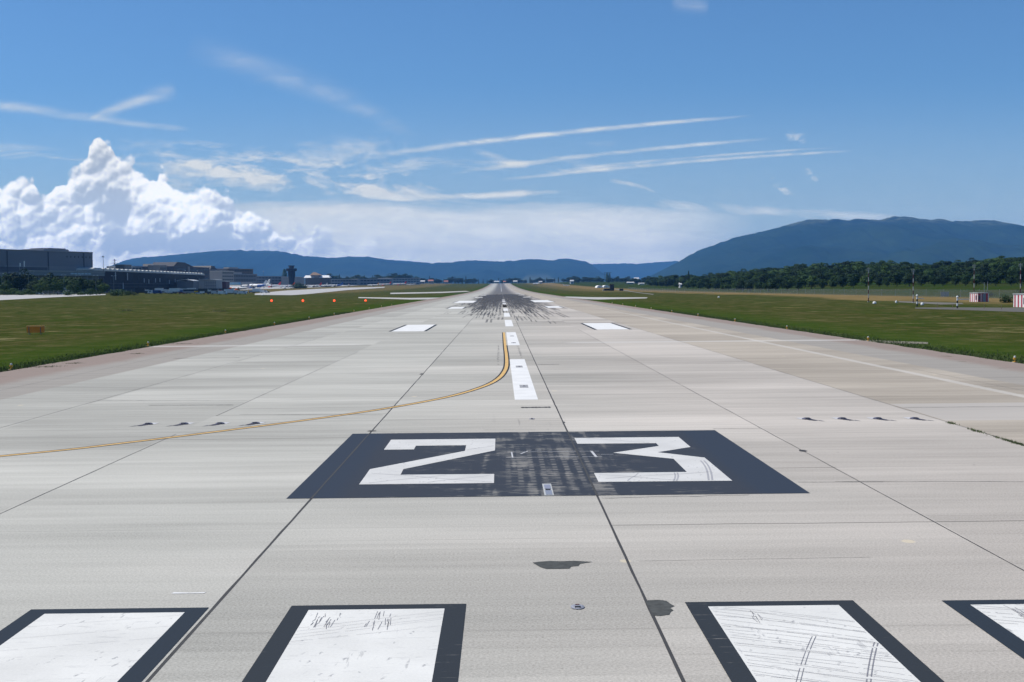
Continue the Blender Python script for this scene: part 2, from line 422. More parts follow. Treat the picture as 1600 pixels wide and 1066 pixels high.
    rub = t.m('MAXIMUM', rub * 0.8, side * t.ss(y, 200., 440., 0.0, 0.95) * t.ss(n1, 0.2, 0.6, 0.8, 1.0))
    rub = rub * t.ss(y, 5000., 3600., 0.6, 1.0)
    col = t.mix(rub * 0.90, col, (0.088, 0.090, 0.098, 1))
    # faint scuffs before the numbers
    sc = t.noise(t.vec(x * 3.0, y * 0.12, 2.0), 1.0, 4.0, 0.6)
    col = t.mix(t.ss(sc, 0.60, 0.70) * t.ss(xx.abs(), 3.0, 0.5) * t.ss((y - 43.0).abs(), 6.0, 1.0) * 0.30, col, (0.12, 0.12, 0.125, 1))
    t.setin(p.inputs['Base Color'], col)
    b = t.node('ShaderNodeBump'); b.inputs['Strength'].default_value = 0.2; b.inputs['Distance'].default_value = 0.006
    t.setin(b.inputs['Height'], d['fine']); t.l.new(b.outputs[0], p.inputs['Normal'])
    return m
M_CONC = make_concrete()

def make_paint(name, c, wear, kind='streak'):
    m, t, p = bsdf(name, 0.85, 0.12)
    (x, y, z), P = coords(t)
    base, d = concrete_col(t, x, y)
    if kind == 'black':
        cen = t.ss((x - CX).abs(), 5.8, 1.0)
        n = t.noise(t.vec(x * 1.1, y * 13.0, 0.), 1.0, 5.0, 0.7)
        n2 = t.noise(t.vec(x * 0.8, y * 0.8, 5.), 1.0, 4.0, 0.6)
        lane = t.noise(t.vec(x * 2.6, y * 0.15, 9.), 1.0, 2.0, 0.5)
        inside = t.ss((x - CX).abs(), 4.6, 4.5, 0.35, 1.0)
        thr = 0.74 - wear * (cen * 0.07 + t.ss(n2, 0.42, 0.62) * 0.13 + t.ss(lane, 0.46, 0.6) * 0.12 * t.ss((x - CX).abs(), 2.6, 1.6)) * inside
        wr = t.ss(n, thr - 0.03, thr + 0.07)
        dots = t.ss(((x * 3.3).fract() - 0.5).abs(), 0.30, 0.12) * t.ss(((y * 2.1).fract() - 0.5).abs(), 0.42, 0.2) * t.ss((x - 1.35).abs(), 1.5, 0.9) * t.ss((y - 33.5).abs(), 4.6, 2.5)
        wr = t.m('MAXIMUM', wr, dots * t.ss(n, 0.40, 0.56) * 0.8)
        pc = t.mix(t.ss((x - CX).abs(), 5.0, 4.4), (c[0] * 0.85, c[1] * 0.96, c[2] * 1.08, 1), (*c, 1))
        pc = t.scale(pc, 0.75 + d['fine'] * 0.5)
        col = t.mix(wr * 0.62, pc, t.scale(base, 0.72))
    else:
        wx = (t.noise(P, 14.0, 3.0, .7) - 0.5) * 0.22; wp = t.vec(x * 1.3 + wx, y * 0.55 + wx, 0.); vd = t.vor(wp, 7.0); vr = t.sep(t.vor(wp, 7.0, 'Color'))[0]
        spk = t.ss(vd, 0.24, 0.08) * t.ss(vr, 0.55, 0.60)
        n = t.noise(t.vec(x * 2.0, y * 9.0, 0.), 1.0, 5.0, 0.7)
        n3 = t.noise(t.vec(x * 7.0, y * 0.9, 3.), 1.0, 4.0, 0.7)
        blot = t.noise(t.vec(x * 0.8, y * 0.8, 1.), 1.0, 3.0, 0.5)
        wr = t.ss(n, 0.60 - wear * 0.06, 0.74) * 0.40 + spk * 0.7 * t.ss(blot, .38, .55, .35, 1.0) + t.ss(n3, 0.60, 0.68) * t.ss(blot, 0.50, 0.60) * 0.5
        wr = t.m('MINIMUM', wr, 1.0)
        pc = t.scale((*c, 1), 0.88 + (blot - 0.5) * 0.34 + (d['fine'] - 0.5) * 0.3)
        col = t.mix(wr * wear, pc, (0.14, 0.145, 0.165, 1))
    t.setin(p.inputs['Base Color'], col)
    return m
P_BLACK = make_paint('black_marking_paint', (0.038, 0.045, 0.058), 1.0, 'black')
P_BORDER = make_paint('black_border_paint', (0.030, 0.036, 0.043), 0.6, 'black')
P_WHITE = make_paint('white_marking_paint', (0.71, 0.705, 0.665), 0.85)
P_NUM = make_paint('white_numeral_paint', (0.62, 0.615, 0.59), 0.7)
P_FRESH = make_paint('fresh_white_paint', (0.76, 0.76, 0.74), 0.12)
P_YEL = make_paint('yellow_marking_paint', (0.66, 0.43, 0.17), 0.3)
M_TAR = mat((0.045, 0.044, 0.042), 0.8, amp=0.35, sc=6.0)
M_PATCH = mat((0.075, 0.079, 0.077), 0.9, .05, amp=0.6, sc=9.0)
M_RUB = mat((0.10, 0.10, 0.105), 0.9, amp=0.4, sc=8.0)

def make_grass():
    m, t, p = bsdf('grass_ground', 1.0, 0.0)
    (x, y, z), P = coords(t)
    n1 = t.noise(t.vec(x * 0.035, y * 0.02, 0.), 1., 5., 0.6)
    n2 = t.noise(t.vec(x * 0.35, y * 0.22, 5.), 1., 5., 0.7)
    n3 = t.noise(t.vec(x * 2.4, y * 1.6, 9.), 1., 4., 0.75)
    al = x.abs() * -0.80 + y * 0.60; ac = x.abs() * 0.60 + y * 0.80
    st = t.noise(t.vec(al * 0.07, ac * 0.18, 2.), 1., 5., 0.7)
    c = t.mix(t.ss(n1, 0.3, 0.7), (0.058, 0.092, 0.026, 1), (0.090, 0.108, 0.042, 1))
    c = t.mix(t.ss(n2, 0.45, 0.62) * 0.9, c, (0.135, 0.125, 0.070, 1))
    pt = t.noise(t.vec(x * 0.09, y * 0.05, 33.), 1., 4., 0.6)
    c = t.mix(t.ss(pt, 0.5, 0.66) * 0.7, c, (0.050, 0.098, 0.022, 1))
    near = t.ss((x - 0.5).abs() + (n2 - 0.5) * 10.0, 46.0, 32.0)
    c = t.mix(near * 0.7, c, (0.058, 0.118, 0.026, 1))
    c = t.scale(c, 0.30 + n3 * 0.7 + n2 * 0.75)
    straw = t.ss(st, 0.57, 0.63) * t.ss(n2, 0.36, 0.56) * t.ss((x - 0.5).abs(), 36.0, 44.0)
    c = t.mix(straw * 0.65, c, (0.42, 0.38, 0.27, 1))
    # dry hay band: right side towards the boundary fence, and along the far apron on the left
    nb = (t.noise(t.vec(x * 0.03, y * 0.012, 20.), 1., 4., 0.6) - 0.5)
    rb = t.ss(x + nb * 90.0, 104.0 , 122.0) * t.ss(x, 158., 146.) * t.ss(y, 240., 330.)
    rb2 = 0.5 * t.ss(y, 850., 1300.) * t.ss(x + nb * 80., 60., 90.) * t.ss(x, 260., 190.)
    lb = 0.55 * t.ss(y + nb * 500., 930., 1100.) * t.ss(x, -120., -160.)
    br = t.m('MINIMUM', rb + rb2 + lb, 1.0) * t.ss(st, 0.3, 0.55, 0.35, 1.0)
    c = t.mix(br * 0.85, c, t.mix(n2, (0.27, 0.18, 0.11, 1), (0.48, 0.38, 0.25, 1)))
    fld = t.ss(x, 150., 170.) * t.ss(y, 250., 330.)
    c = t.mix(fld, c, t.mix(t.ss(n1, .35, .65), (0.040, 0.085, 0.020, 1), (0.068, 0.088, 0.034, 1)))
    far = t.ss(y, 4200., 6000.)
    c = t.mix(far, c, (0.045, 0.062, 0.030, 1))
    c = t.scale(t.mix(1.0, c, (1.0, 0.95, 0.68, 1), 'MULTIPLY'), 0.58)
    t.setin(p.inputs['Base Color'], c)
    b = t.node('ShaderNodeBump'); b.inputs['Strength'].default_value = 0.9; b.inputs['Distance'].default_value = 0.15
    t.setin(b.inputs['Height'], n3 + n2 * 2.0); t.l.new(b.outputs[0], p.inputs['Normal'])
    return m
M_GRASS = make_grass()
def make_apron():
    m, t, p = bsdf('taxiway_concrete', 0.85, 0.2)
    (x, y, z), P = coords(t)
    n = t.noise(t.vec(x * 0.05, y * 0.05, 0.), 1., 5., 0.6)
    t.setin(p.inputs['Base Color'], t.mix(n, (0.36, 0.35, 0.33, 1), (0.46, 0.45, 0.43, 1)))
    return m
M_APRON = make_apron()

# ------------------------------------------------------------------ ground sheet and runway
ylines = sorted(set([-2500, -1200, -500, -200, -60] + list(range(0, 700, 14)) + list(range(700, 1700, 20)) + list(range(1700, 4000, 50)) +
                    [4000, 4200, 4500, 5000, 5600, 6400, 7500, 9000, 11000, 13500, 16500, 20000, 25000]))
xlines = sorted(set([-60, 60] + list(range(-700, -60, 14)) + list(range(74, 704, 10)) + [-40, -15, 0, 15, 40] +
                    [s_ * v for s_ in (-1, 1) for v in (760, 850, 1000, 1250, 1600, 2200, 3200, 5000, 8000, 13000, 18000)]))
nx = len(xlines)
me = bpy.data.meshes.new('ground')
me.from_pydata([(x, y, H(x, y)) for y in ylines for x in xlines], [],
               [(j * nx + i, j * nx + i + 1, (j + 1) * nx + i + 1, (j + 1) * nx + i) for j in range(len(ylines) - 1) for i in range(nx - 1)])
me.polygons.foreach_set('use_smooth', [True] * len(me.polygons))
g = bpy.data.objects.new('ground', me); COL.objects.link(g); me.materials.append(M_GRASS); tag(g, 'mown airfield grass with dry patches', kind='structure')

RZ = 0.02
def runway_z(y): # same breakpoints as the ground
    ys_ = [v for v in ylines]
    for a, b in zip(ys_, ys_[1:]):
        if a <= y <= b: return H(0, a) + (H(0, b) - H(0, a)) * (y - a) / (b - a) + RZ
    return H(0, y) + RZ
mb = MB()
ry = [v for v in ylines if -200 <= v <= 3900]
ry = [v for v in ry]
dense = []
for a, b in zip(ry, ry[1:]):
    k = 8 if a < 400 else 3
    dense += [a + (b - a) * i / k for i in range(k)]
dense.append(ry[-1])
def edge_l(y): return -29.15 + 0.22 * mnoise.noise(Vector((0, y * 0.25, 0))) + 0.12 * mnoise.noise(Vector((3, y * 1.1, 0)))
def edge_r(y): return 30.05 + 0.22 * mnoise.noise(Vector((9, y * 0.25, 0))) + 0.12 * mnoise.noise(Vector((13, y * 1.1, 0)))
for y in dense: mb.v += [(edge_l(y), y, runway_z(y)), (edge_r(y), y, runway_z(y))]
for i in range(len(dense) - 1): mb.f.append((2 * i, 2 * i + 1, 2 * i + 3, 2 * i + 2))
mb.mi = [0] * len(mb.f)
tag(mb.build('runway', M_CONC), 'grey concrete runway with transverse streaks and rubber deposits', kind='structure')

def flat(name, polys, m, lvl, label=None):
    """painted marking lying on the runway: polygons in plan, cut at the ground's breakpoints by short lengths"""
    mb = MB()
    for poly in polys: mb.face([(x, y, runway_z(y) + 0.004 * lvl) for x, y in poly])
    o = mb.build(name, m); return tag(o, label, kind='structure')
def rect(x0, x1, y0, y1, step=14.0):
    if y1 <= 1000: return [[(x0, y0), (x1, y0), (x1, y1), (x0, y1)]]
    out = []; ybr = [y0] + [v for v in ylines if y0 < v < y1] + [y1]
    for a, b in zip(ybr, ybr[1:]): out.append([(x0, a), (x1, a), (x1, b), (x0, b)])
    return out
# joints (sealed with dark compound); a little uneven
def joint(x, y0, y1, wd):
    ps = []; n = max(2, int((y1 - y0) / 1.2)) if y1 < 260 else max(2, int((y1 - y0) / 14))
    L = []; Rr = []
    for i in range(n + 1):
        y = y0 + (y1 - y0) * i / n
        e = 0.012 * mnoise.noise(Vector((x, y * 0.6, 0))); ww = wd * (1 + 0.45 * mnoise.noise(Vector((x + 5, y * 1.3, 0))))
        L.append((x + e - ww / 2, y)); Rr.append((x + e + ww / 2, y))
    for i in range(n): ps.append([L[i], Rr[i], Rr[i + 1], L[i + 1]])
    return ps
J = []
for x, wd, segs in ((-4.27, 0.045, [(10, 143), (146, 250)]), (2.12, 0.05, [(10, 250)]), (8.47, 0.028, [(14, 60), (60.3, 140)]), (-10.6, 0.03, [(20, 41.6), (47.5, 95)]),
                    (15.05, 0.03, [(25, 250)]), (-17.24, 0.03, [(30, 120)]), (-23.8, 0.02, [(55, 120)]), (22.6, 0.02, [(30, 70)])):
    for a, b in segs: J += joint(x, a, b, wd)
for a, b in ((250, 420), (420, 990)): J += joint(2.12, a, b, 0.05) + joint(-4.27, a, b, 0.05) + joint(15.05, a, b, 0.05)
flat('joint_sealant', J, M_TAR, 0.6, 'dark sealant in the long joints between runway slabs')
# open cracks across slabs
CR = []
def crack(x0, y0, x1, y1, wd, amp=0.05, seed=0):
    n = 40; 
    for i in range(n):
        t0, t1 = i / n, (i + 1) / n
        def q(t): return (x0 + (x1 - x0) * t, y0 + (y1 - y0) * t + amp * mnoise.noise(Vector((seed, t * 7, 0))))
        a, b = q(t0), q(t1); w0 = wd * (0.6 + 0.8 * abs(mnoise.noise(Vector((seed + 3, t0 * 9, 0)))))
        CR.append([(a[0], a[1] - w0 / 2), (b[0], b[1] - w0 / 2), (b[0], b[1] + w0 / 2), (a[0], a[1] + w0 / 2)])
crack(7.9, 30.15, 15, 29.6, 0.035, 0.12, 1); crack(7.0, 30.1, 9.0, 30.0, 0.03, 0.02, 2); crack(2.2, 28.1, 5.5, 28.35, 0.03, 0.1, 3)
crack(0.75, 49.6, 1.9, 49.6, 0.5, 0.0, 4); crack(-4.2, 41.6, -2.0, 41.4, 0.04, 0.03, 5); crack(8.5, 41.6, 6.9, 41.6, 0.05, 0.03, 6)
crack(-0.6, 41.9, 1.1, 41.75, 0.03, 0.02, 7); crack(-17.2, 54.6, -10.7, 53.9, 0.05, 0.06, 8); crack(-14.4, 52.2, -10.9, 51.9, 0.14, 0.02, 9)
crack(2.3, 21.6, 6.3, 21.7, 0.012, 0.03, 10); crack(15.2, 48.1, 22.0, 48.0, 0.06, 0.05, 11); crack(-9.8, 47.8, -4.4, 47.2, 0.05, 0.03, 12)
crack(-22.5, 88.0, -18.0, 88.3, 0.25, 0.05, 13); crack(2.2, 77.1, 3.5, 77.1, 0.30, 0.0, 14)
flat('pavement_crack', CR, M_TAR, 1.2, 'dark cracks crossing the concrete slabs')

# numerals
flat('number_panel', [[(-4.83, 28.47), (6.9, 28.47), (6.88, 41.14), (-4.81, 41.16)]], P_BLACK, 1.5, 'black painted panel behind the runway number')
TWO = [(-3.42, 39.38), (-0.2, 39.38), (-0.2, 36.53), (-2.55, 32.93), (-2.55, 31.93), (-0.2, 31.9), (-0.2, 30.41), (-3.42, 30.41), (-3.42, 32.97), (-1.06, 36.49), (-1.06, 37.8), (-2.55, 37.8), (-2.55, 36.95), (-3.42, 36.95)]
THR = [(2.24, 39.35), (5.46, 39.35), (5.46, 36.86), (4.37, 35.77), (5.5, 34.55), (5.5, 30.39), (2.3, 30.42), (2.3, 31.88), (4.63, 31.9), (4.63, 34.37), (3.12, 35.75), (4.58, 37.17), (4.58, 37.84), (2.24, 37.88)]
flat('number_two', [TWO], P_NUM, 2.5, 'white painted numeral 2 on the black panel')
flat('number_three', [THR], P_NUM, 2.5, 'white painted numeral 3 on the black panel')
# the two joints stay visible across the panel
flat('joint_sealant', joint(-4.27, 28.4, 41.2, 0.045) + joint(2.12, 28.4, 41.2, 0.05), M_TAR, 2.2, 'dark joints running across the number panel')
# threshold stripes
for i, (xi0, xi1, xo0, xo1, far) in enumerate([(-6.66, -4.63, -6.95, -4.34, 18.72), (-2.84, -0.86, -3.13, -0.55, 18.77), (2.98, 4.89, 2.68, 5.17, 18.72), (6.79, 8.75, 6.46, 9.03, 18.65),
                                              (-10.4, -8.4, -10.7, -8.1, 18.72)]):
    fi = far - 0.27
    flat('threshold_stripe_border', [[(xo0, -12), (xi0, -12), (xi0, fi), (xo0, far)], [(xi1, -12), (xo1, -12), (xo1, far), (xi1, fi)], [(xi0, fi), (xi1, fi), (xo1, far), (xo0, far)]],
         P_BORDER, 1.5, 'black border of threshold stripe')
    flat('threshold_stripe', [[(xi0, -12), (xi1, -12), (xi1, fi), (xi0, fi)]], P_WHITE, 1.5, 'worn white threshold stripe')
# centreline: thirty metre dashes, twenty metre gaps
CLB = []
k = 0; y = 53.0
while y < 3700:
    if y < 1000: polys = rect(0.55, 1.52, y, y + (30 if k else 29.9))
    else: polys = rect(0.6, 1.5, y, y + 30)
    CLB += polys; y += 50.0; k += 1
flat('centreline_dash', [p_ for i, p_ in enumerate(CLB) if i < 6], P_FRESH, 1.5, 'fresh white centreline dashes')
faint = [p_ for i, p_ in enumerate(CLB) if i >= 6 and not (300 < p_[0][1] < 1300)]
flat('centreline_dash', faint + [p_ for i, p_ in enumerate(CLB) if 300 < p_[0][1] < 500], make_paint('rubbed_white_paint', (0.6, 0.6, 0.6), 1.0), 1.5, 'distant centreline dashes')
# touchdown and aiming blocks with dark side lines
TB = []; TK = []
for (y0, y1, a, b) in ((138.5, 163.0, 9.4, 12.9), (285, 310, 9.6, 12.9), (392, 452, 9.4, 15.6), (585, 607, 9.4, 12.9), (735, 757, 9.4, 12.9), (885, 907, 9.4, 12.9)):
    for s_ in (-1, 1):
        x0, x1 = sorted((CX + s_ * a, CX + s_ * b)); TB += rect(x0, x1, y0, y1)
        TK += rect(x0 - 0.32, x0 - 0.02, y0, y1) + rect(x1 + 0.02, x1 + 0.32, y0, y1)
flat('touchdown_marking', TB, P_FRESH, 1.5, 'white touchdown zone blocks'); flat('touchdown_border', TK, P_BORDER, 1.5, 'black side lines of touchdown blocks')
# yellow lead-off line with black edges
YP = [(-60, 8.0), (-40, 18.5), (-24.0, 28.8), (-14.31, 36.43), (-11.46, 39.5), (-8.42, 43.6), (-6.2, 46.9), (-4.31, 50.2), (-2.28, 54.9), (-0.9, 60.2), (-0.18, 65.3), (0.2, 71.6), (0.34, 78.5), (0.36, 90), (0.33, 103), (0.31, 132.5)]
def crom(P, n=6):
    out = []
    for i in range(1, len(P) - 2):
        p0, p1, p2, p3 = P[i - 1:i + 3]
        for k in range(n):
            t = k / n
            out.append(tuple(0.5 * ((2 * p1[j]) + (-p0[j] + p2[j]) * t + (2 * p0[j] - 5 * p1[j] + 4 * p2[j] - p3[j]) * t * t + (-p0[j] + 3 * p1[j] - 3 * p2[j] + p3[j]) * t ** 3) for j in (0, 1)))
    out.append(P[-2]); return out
yl = crom([YP[0]] + YP[1:] + [(0.31, 140)])
def ribbon(path, o0, o1):
    pts = []
    for i, (x, y) in enumerate(path):
        a = path[max(0, i - 1)]; b = path[min(len(path) - 1, i + 1)]
        d = Vector((b[0] - a[0], b[1] - a[1])).normalized(); nrm = Vector((-d.y, d.x))
        pts.append(((x + nrm.x * o0, y + nrm.y * o0), (x + nrm.x * o1, y + nrm.y * o1)))
    return [[pts[i][1], pts[i + 1][1], pts[i + 1][0], pts[i][0]] for i in range(len(pts) - 1)]
vis = [p_ for p_ in yl if p_[0] > -28.5]
flat('leadoff_line_border', ribbon(vis, 0.10, 0.19) + [q for q in ribbon(vis, -0.19, -0.10) if q[0][1] < 102], P_BORDER, 1.0, 'black edging of the yellow lead-off line')
flat('leadoff_line', ribbon(vis, -0.10, 0.10), P_YEL, 1.1, 'yellow lead-off line curving away to the left')
flat('fresh_paint_dash', [[(-5.13, 19.6), (-4.62, 19.6), (-4.6, 19.68), (-4.85, 19.66), (-5.1, 19.7)]], P_FRESH, 1.5, 'short white paint dash')
# tar patches
flat('tar_patch', [[(0.50, 21.55), (0.62, 21.2), (0.72, 21.05), (1.10, 21.06), (1.14, 21.22), (1.26, 21.26), (1.30, 21.42), (1.52, 21.56), (1.22, 21.66), (0.98, 21.63), (0.80, 21.67), (0.62, 21.62)]], M_PATCH, 1.4, 'dark tar patch')
flat('tar_patch', [[(2.10, 18.80), (2.12, 18.3), (2.13, 17.98), (2.22, 17.95), (2.36, 18.02), (2.40, 18.18), (2.45, 18.25), (2.42, 18.4), (2.50, 18.5), (2.46, 18.62), (2.42, 18.82), (2.30, 18.88), (2.16, 18.86)]], M_PATCH, 1.4, 'dark tar patch beside the joint')
for q_ in ((-4.27, 41.9, .16, .18), (8.47, 35.8, .12, .25), (2.14, 44.0, .05, .25), (-4.33, 69.5, .12, 0.5)):
    x, y, a, b = q_
    flat('tar_patch', [[(x - a, y - b * .3), (x, y - b), (x + a, y - b * .2), (x + a * .7, y + b * .7), (x - a * .4, y + b)]], M_TAR, 1.6, 'small dark joint repair')
# chalk survey lines on the panel
CH = [[(x0, y), (x1, y), (x1, y + .035), (x0, y + .035)] for x0, x1, y in ((0.15, 2.1, 36.1), (0.12, 2.1, 34.95), (2.2, 2.75, 36.1), (2.2, 2.75, 34.95), (0.7, 0.85, 36.5), (0.95, 1.12, 36.5), (2.75, 3.1, 35.4))]
CH += [[(0.27, 34.9), (0.31, 34.9), (0.29, 36.15), (0.25, 36.15)], [(2.55, 34.85), (2.62, 34.85), (2.57, 36.2), (2.50, 36.2)], [(0.5, 35.75), (0.72, 36.3), (0.74, 36.25), (0.55, 35.7)]]
flat('chalk_line', CH, mat((0.5, 0.5, 0.5)), 3.0, 'thin white survey lines on the number panel')
# tyre scrubs curving over the stripes
TS = []; SCR = []
def arc(x0, y0, x1, y1, bend, wd, seed, out, clipx=None, brk=0.0):
    n = 60
    pts = []
    for i in range(n + 1):
        t = i / n; b = 4 * t * (1 - t) * bend
        pts.append((x0 + (x1 - x0) * t, y0 + (y1 - y0) * t + b))
    for i, q in enumerate(ribbon(pts, -wd / 2, wd / 2)):
        if brk and mnoise.noise(Vector((seed, i * 0.23, 0))) > 0.45 - brk: continue
        cx_ = sum(p_[0] for p_ in q) / 4; cy_ = sum(p_[1] for p_ in q) / 4
        if clipx and not any(a + .02 < cx_ < b - .02 and cy_ < 18.4 for a, b in clipx): continue
        out.append(q)
K3 = [(2.98, 4.89)]; K2 = [(-2.84, -0.86)]; K4 = [(6.79, 8.75)]; K1 = [(-6.66, -4.63)]
for i in range(26):
    ya = 14.9 + i * 0.135 + random.uniform(-.1, .1); arc(2.9, ya + 0.3, 5.0, ya - random.uniform(0.6, 1.1), random.uniform(-.05, .12), 0.006, i, SCR, K3, 0.1)
for i in range(5): arc(-2.9, 16.8 + i * .17, -0.8, 17.75 + i * .2 + random.uniform(-.2, .2), 0, 0.0045, 20 + i, SCR, K2, 0.15)
for i in range(8): arc(6.7, 17.4 + i * .2, 8.8, 16.6 + i * .22 + random.uniform(-.3, .3), 0, 0.008, 40 + i, SCR, K4, 0.2)
for i in range(3): arc(-6.7, 16.5 + i * .6, -4.6, 17.1 + i * .6, 0, 0.004, 50 + i, SCR, K1, 0.2)
for dx_ in (0, 0.05): arc(4.0 + dx_, 14.0, 4.88 + dx_, 16.6, 0.08, 0.016, 60, SCR, K3, 0.3)
for dx_ in (0, 0.05): arc(3.3 + dx_, 14.4, 4.1 + dx_, 16.8, 0.08, 0.010, 61, SCR, K3, 0.3)
for c_, K_, n_ in ((-2.62, K2, 12), (-2.42, K2, 8), (-1.85, K2, 8), (-1.66, K2, 8), (3.55, K3, 9), (7.3, K4, 12), (7.6, K4, 10)):
    for i in range(n_):
        x = c_ + random.uniform(-.07, .07); y1_ = random.uniform(17.7, 18.4); arc(x, y1_, x + random.uniform(-.03, .03), y1_ - random.uniform(.1, .45), 0, 0.009, 70 + i, SCR, K_, 0.25)
flat('tyre_scratch', SCR, mat((0.22, 0.22, 0.24), 0.9, amp=.3), 2.4, 'fine dark tyre scratches on the white stripes')
NS = []
for dx_ in (0, .09): 
    n = 24; pts = [(4.95 + dx_ + 0.35 * math.sin(i / n * 1.5), 30.5 + i / n * 3.6) for i in range(n)]; NS += ribbon(pts, -.022, .022)
    pts = [(4.1 + dx_ * .8 + 0.2 * math.sin(i / n * 1.5), 30.45 + i / n * 1.4) for i in range(n)]; NS += ribbon(pts, -.02, .02)
for s_ in ((-3.3, 32.2, -0.25, 30.6), (-1.8, 30.6, -0.3, 31.7), (-3.2, 30.6, -1.4, 31.8), (-1.0, 36.7, -0.25, 37.6), (2.4, 31.6, 4.2, 30.6), (2.5, 30.9, 5.2, 31.9), (2.6, 39.2, 4.4, 38.0), (3.0, 30.5, 3.4, 31.8)):
    NS += ribbon([(s_[0] + (s_[2] - s_[0]) * i / 10, s_[1] + (s_[3] - s_[1]) * i / 10 + .05 * math.sin(i * .6)) for i in range(11)], -.010, .010)
flat('tyre_scratch', NS, mat((0.33, 0.33, 0.345), 0.9, amp=.3), 3.2, 'grey tyre scratches over the painted numerals')
# single landing scrubs where the wheels first touch
LS = []
for i in range(2600):
    yy = 158 + 560 * (random.random() ** 0.55); sp = 8.6 + 3.5 * sm((yy - 180) / 120.0)
    xx_ = CX + random.choice((-1, 1)) * abs(random.gauss(0.42, 0.30)) * sp
    if abs(xx_ - CX) > 14.0 or (abs(xx_ - CX) < .4): continue
    ln2 = random.uniform(8, 30) * (1 + (yy - 158) / 110); wd_ = random.uniform(.12, .34); dxx = random.uniform(-.2, .2); z_ = i * 0.000005
    for o_ in ((0, .62) if random.random() < .5 else (0,)):
        LS.append([(xx_ + o_, yy, z_), (xx_ + wd_ + o_, yy, z_), (xx_ + wd_ + dxx + o_, yy + ln2, z_), (xx_ + dxx + o_, yy + ln2, z_)])
mbl = MB()
for q in LS: mbl.face([(a_, b_, runway_z(b_) + 0.002 + c_*0.3) for a_, b_, c_ in q])
def softrub():
    m, t, p = bsdf('rubber_film', 0.95, 0.05); (x, y, z), P = coords(t); p.inputs['Base Color'].default_value = (.115, .117, .125, 1)
    n = t.noise(t.vec(x * 4.0, y * .08, 0.), 1., 3., .6); t.setin(p.inputs['Alpha'], t.ss(n, .3, .7, .12, .62)); return m
tag(mbl.build('rubber_mark', softrub()), 'dark rubber marks where aircraft wheels touch down', kind='structure')
# jagged milling marks beside the line
ZG = []
for xc, ya, yb in ((-0.2, 76, 103), (1.35, 85, 102)):
    n = 26; pts = [(xc + (0.07 if i % 2 else -0.07) * random.uniform(.4, 1.3), ya + (yb - ya) * i / n) for i in range(n + 1)]
    ZG += [q for i, q in enumerate(ribbon(pts, -.018, .018)) if random.random() < .8]
flat('tyre_scratch', ZG, M_RUB, 1.3, 'jagged dark scrape marks beside the yellow line')

# ------------------------------------------------------------------ far pavements: taxiways and service roads draped on the terrain
def drape(name, near, farr, m, lift=0.05, n=24, label=None, kind='structure'):
    def samp(P, t):
        t *= len(P) - 1; i = min(int(t), len(P) - 2); f = t - i
        return (P[i][0] + (P[i + 1][0] - P[i][0]) * f, P[i][1] + (P[i + 1][1] - P[i][1]) * f)
    mb = MB(); k = 5
    for i in range(n + 1):
        a = hit(*samp(near, i / n)); b = hit(*samp(farr, i / n))
        for j in range(k):
            x = a[0] + (b[0] - a[0]) * j / (k - 1); y = a[1] + (b[1] - a[1]) * j / (k - 1)
            mb.v.append((x, y, H(x, y) + lift * (.4 + (y / 700) ** 2)))
    for i in range(n):
        for j in range(k - 1): mb.f.append((i * k + j, (i + 1) * k + j, (i + 1) * k + j + 1, i * k + j + 1)); mb.mi.append(0)
    return tag(mb.build(name, m), label, kind=kind)
drape('taxiway', [(-60, 473), (0, 469.3), (80, 465), (165, 461.2)], [(-60, 462), (0, 461.3), (80, 460.6), (165, 459.9)], M_APRON, label='pale taxiway crossing the grass on the left')
drape('taxiway', [(398, 461.2), (456, 461.5), (480, 460), (544, 453.6), (600, 450.3)], [(398, 459.0), (444, 454.6), (482, 452.6), (541, 450.0), (602, 448.8)], M_APRON, label='pale taxiway leading to the apron')
drape('taxiway', [(610, 459.8), (690, 458.2), (735, 456.0)], [(610, 457.9), (690, 456.4), (728, 455.0)], M_APRON, label='narrow taxiway joining the runway on the left')
drape('taxiway', [(560, 466.0), (640, 468.3), (668, 468.2)], [(560, 464.6), (640, 465.8), (690, 465.2)], M_APRON, label='nearest connecting taxiway on the left')
drape('taxiway', [(880, 464.6), (915, 467.8), (935, 468.3), (1010, 466.5)], [(885, 463.6), (920, 464.6), (960, 464.9), (1012, 465.0)], M_APRON, label='connecting taxiway on the right')
drape('service_road', [(1430, 482.5), (1500, 484.5), (1640, 489.5)], [(1430, 480.8), (1500, 480.6), (1640, 481.5)], mat((0.12, 0.118, 0.11), .95, .0, sc=.3), label='grey service road beside the striped huts')
drape('service_road', [(1404, 472.6), (1470, 476.2), (1506, 475.4)], [(1404, 470.8), (1470, 472.8), (1503, 473.6)], mat((0.15, 0.145, 0.13), .95, .0, sc=.3), label='short gravel path by the masts')
drape('gravel_strip', [(1230, 531.0), (1330, 534.0), (1400, 537.0), (1450, 537.8)], [(1230, 528.5), (1330, 530.0), (1400, 533.5), (1450, 535.0)], mat((0.20, 0.19, 0.15), .95, .0, amp=.5, sc=.8), 0.03, label='pale gravel strip in the grass on the right')
drape('service_road', [(960, 452.4), (1000, 458.3), (1020, 460.7)], [(962, 451.8), (1000, 457.6), (1022, 459.9)], mat((0.22, 0.215, 0.2), .95, .0, sc=.2), label='thin service road behind the dark shed')
